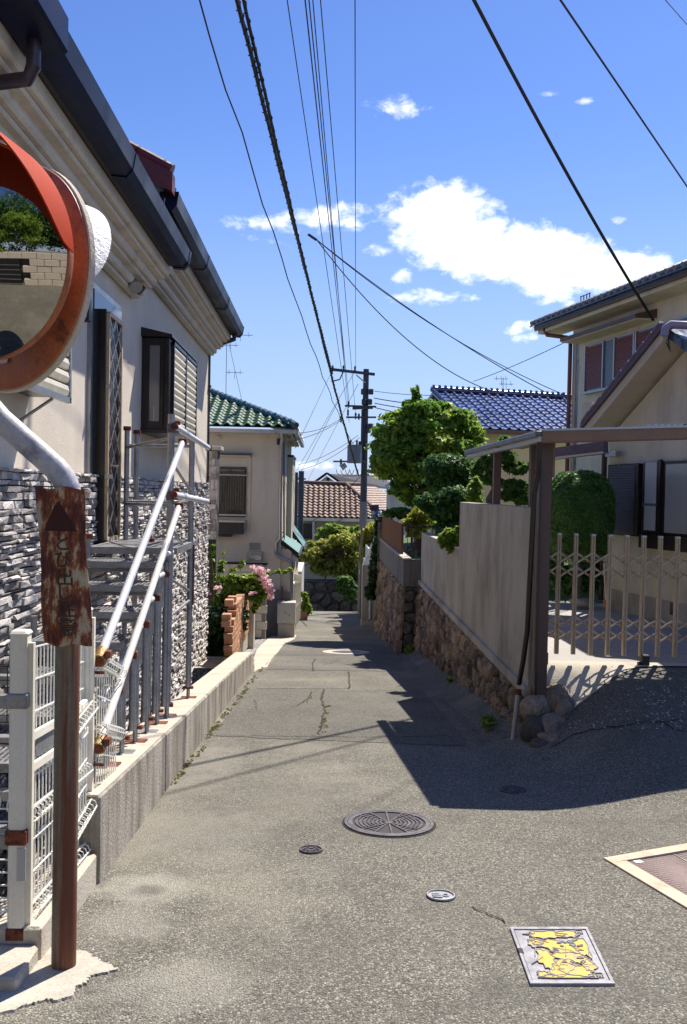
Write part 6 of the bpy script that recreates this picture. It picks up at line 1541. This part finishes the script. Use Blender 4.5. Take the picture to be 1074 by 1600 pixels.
# bushes at the bottom of the street
tree('bush', 'yellow green rounded bush above the dark stone wall at the street end', 'bush', (-1.2,41,-4.3), -3.2, .06, 5, loosen(px_blobs([(500,865,26,20),(530,850,30,25),(515,885,30,16),(490,880,16,18),(545,875,24,24),(555,900,14,14)], 41), 7, .62, 4), leafmat('leaves_olive_light', (.13,.17,.025), (.36,.36,.07), .45), 17000, .12, 81)
tree('bush', 'feathery green tree rising behind the rounded bush', 'bush', (.6,43,-4.3), -1.9, .08, 5, loosen(px_blobs([(535,830,22,14),(505,838,18,16),(562,835,18,16),(552,850,22,16),(525,845,14,12),(577,828,14,14),(590,835,10,12)], 43), 5, .5, 5), lf_bush, 9000, .13, 82)
tree('bush', 'golden green shrub hanging over the board wall beside the street pole', 'bush', (2.1,34,-3.0), -1.4, .05, 5, px_blobs([(585,828,14,12),(580,850,13,14),(572,870,11,12),(590,845,10,18),(566,840,8,14),(575,890,8,10)], 33), lf_yellow, 5000, .10, 83)
tree('bush', 'dark reddish brown bush in the middle of the greenery', 'bush', (.2,40.6,-4.3), -3.4, .04, 3, px_blobs([(528,862,10,7),(518,872,7,5)], 40.2), leafmat('leaves_russet', (.07,.06,.02), (.14,.10,.03), .3), 2500, .11, 84)
tree('bush', 'dark green bush low at the right end of the boulder wall', 'bush', (1.1,39.5,-5.2), -4.6, .03, 3, px_blobs([(548,925,12,12),(540,912,12,14)], 39.4), lf_mid, 2500, .10, 85)
for i, (x, y, z, r, s) in enumerate([(-14,58,-6,3,1),(-11,66,-7,3,2),(14,70,-6,4,3),(20,60,-4,4,4),(-9,90,-9,4,5),(9,95,-9,4,6),(26,80,-5,5,7)]):
    tree('distant_tree', ['round green tree beyond the pale house roof','darker tree behind the pale house','broad tree right of the brown roof','tall tree far right behind the garden','distant tree left on the slope','distant tree right on the slope','farthest broad tree on the right slope'][i], 'tree', (x,y,z-4), z, .3, 3, [(Vector((x,y,z)), (r,r,r*.8)), (Vector((x+r*.6,y,z-.5)), (r*.7,r*.7,r*.6))], lf_mid, 5000, .28, 90+s)

# flowering bush by the brick wall
fb = px_blobs([(352,940,28,20),(380,920,28,18),(400,905,18,16),(395,935,20,14),(345,915,18,12),(365,905,20,12),(410,920,14,16),(400,950,10,10)], 17.0, .9)
Ft = tree('flowering_bush', 'green bush with pink crape myrtle flowers by the brick wall', 'flowering bush', (-2.2,17,-3.4), -2.3, .04, 6, loosen(fb, 5, .5, 8), lf_bush, 13000, .055, 101, shell=.4)
foliage('blossom', petal, Ft, px_blobs([(405,892,11,6),(412,903,8,6),(419,914,8,8),(423,926,6,7),(398,886,7,4),(422,934,5,4)], 16.6, .9), 1700, .030, seed=6, clump=.8, elong=1.0)
foliage('blossom', petal, Ft, px_blobs([(340,918,7,4),(396,926,6,3),(327,925,3,5)], 16.5, .9), 260, .035, seed=7, clump=.8, elong=1.0)
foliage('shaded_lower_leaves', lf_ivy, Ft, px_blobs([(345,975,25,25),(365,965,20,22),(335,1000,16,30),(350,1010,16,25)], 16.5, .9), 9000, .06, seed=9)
for (x0,y0,x1,y1) in ((335,925,330,855),(340,915,352,866),(345,910,388,875),(420,900,455,893),(335,930,345,880)):
    a, b = at(x0,y0,16.8), at(x1,y1,16.8); mid = a.lerp(b,.5)+Z_*.06
    tw = MB().tube([a, mid, b], [.012,.009,.004], 5).build('arching_twig', mat('twig', (.10,.12,.04), .8), Ft)
    foliage('twig_leaves', lf_bush, Ft, [(a.lerp(b,q/6)+Z_*.03, (.05,.05,.04)) for q in range(2,7)], 90, .055, seed=x0, clump=1.2)
# weeds at the foot of the stone wall
wd = foliage('weeds', lf_bush, None, [(G(762,1145)+Z_*.05, (.05,.10,.05)), (G(765,1135)+Z_*.05, (.04,.08,.05)), (G(700,1068)+Z_*.04, (.05,.1,.04)), (G(640,1020)+Z_*.05, (.06,.2,.05)), (G(590,968)+Z_*.08, (.15,.5,.1)), (G(598,975)+Z_*.06, (.1,.4,.08))], 900, .05, seed=77, clump=1.0, elong=3.0); tag(wd, 'tufts of weeds at the foot of the stone wall', 'weeds', kind='stuff')
# pebbles and litter on the apron
mb = MB(); rr = random.Random(14)
for i in range(260):
    p = G(rr.uniform(880,1074), rr.uniform(1075,1140)); s = rr.uniform(.004,.011); p = Vector((p.x,p.y,gz(p.x,p.y)+s*.3))
    mb.add([p+Vector((-s,-s,0)),p+Vector((s,-s,0)),p+Vector((s,s,0)),p+Vector((-s,s,0)),p+Vector((rr.uniform(-s,s)*.5,0,s))], [(0,1,4),(1,2,4),(2,3,4),(3,0,4)])
o = mb.build('gravel', conc_top); tag(o, 'loose pale grit scattered on the driveway apron', 'gravel', kind='stuff')
lp = thing('dropped_scrap', 'small white scrap lying on the rough apron', 'scrap', G(971,1120)); c = G(971,1120); MB().obox(c+Z_*.012, Vector((.022,.03,.006)), Vector((-.010,.008,0)), Vector((0,0,.004))).build('scrap', wfence, lp)

# ================================================================ BEHIND THE VIEWER (invented lane, added to fill the mirror's reflection)
bw2 = thing('block_wall', 'pale stone block retaining wall along the side lane, added for the mirror reflection', 'wall', (-5,-2.9,-2))
for r_ in range(6):
    for c_ in range(15):
        x = -12.5+c_*.9+(r_%2)*.45
        if -4.9 < x < -2.2 and r_ < 5: continue
        MB().box(x+.012,x+.888,-3.3,-2.9+R.uniform(0,.05),-1.9+r_*.42,-1.9+r_*.42+.40).build('block', conc_top, bw2, bev=.02)
MB().box(-12.6,2,-3.9,-3.3,-2.2,.66).build('core', conc_d, bw2)
tree('roadside_tree', 'leafy green tree hanging over the block wall, added for the mirror reflection', 'tree', (-5.6,-3.6,-1.7), 2.2, .14, 6, loosen([(Vector((-4.4,-3.2,1.4)), (1.2,.8,.9)), (Vector((-7.4,-3.6,2.2)), (1.8,1.2,1.6)), (Vector((-2.6,-3.4,2.0)), (1.5,.9,1.2))], 7, .5, 2), lf_bush, 24000, .08, 120)
tree('roadside_tree', 'dark tree rising behind the block wall, added for the mirror reflection', 'tree', (-6,-6.5,-1), 4, .25, 6, loosen([(Vector((-4,-6.5,3.4)), (2.8,1.5,3.0)), (Vector((-8,-6.5,4)), (3.2,2,3.4)), (Vector((0,-6.5,3.5)), (2.8,2,3))], 8, .6, 5), lf_dark, 36000, .15, 121)
gw = thing('garage', 'dark open garage set in the wall beside the lane, added for the mirror reflection', 'garage', (-3,-2.8,-1)); MB().box(-4.5,-2.3,-3.3,-2.84,-1.7,.2).build('opening', black, gw)  # invented garage; its dark inside is put into a plain black box
for z in (-1.4,-1.1,-.8,-.5,-.2): MB().box(-4.5,-2.3,-2.83,-2.81,z,z+.04).build('bar', alu, gw)
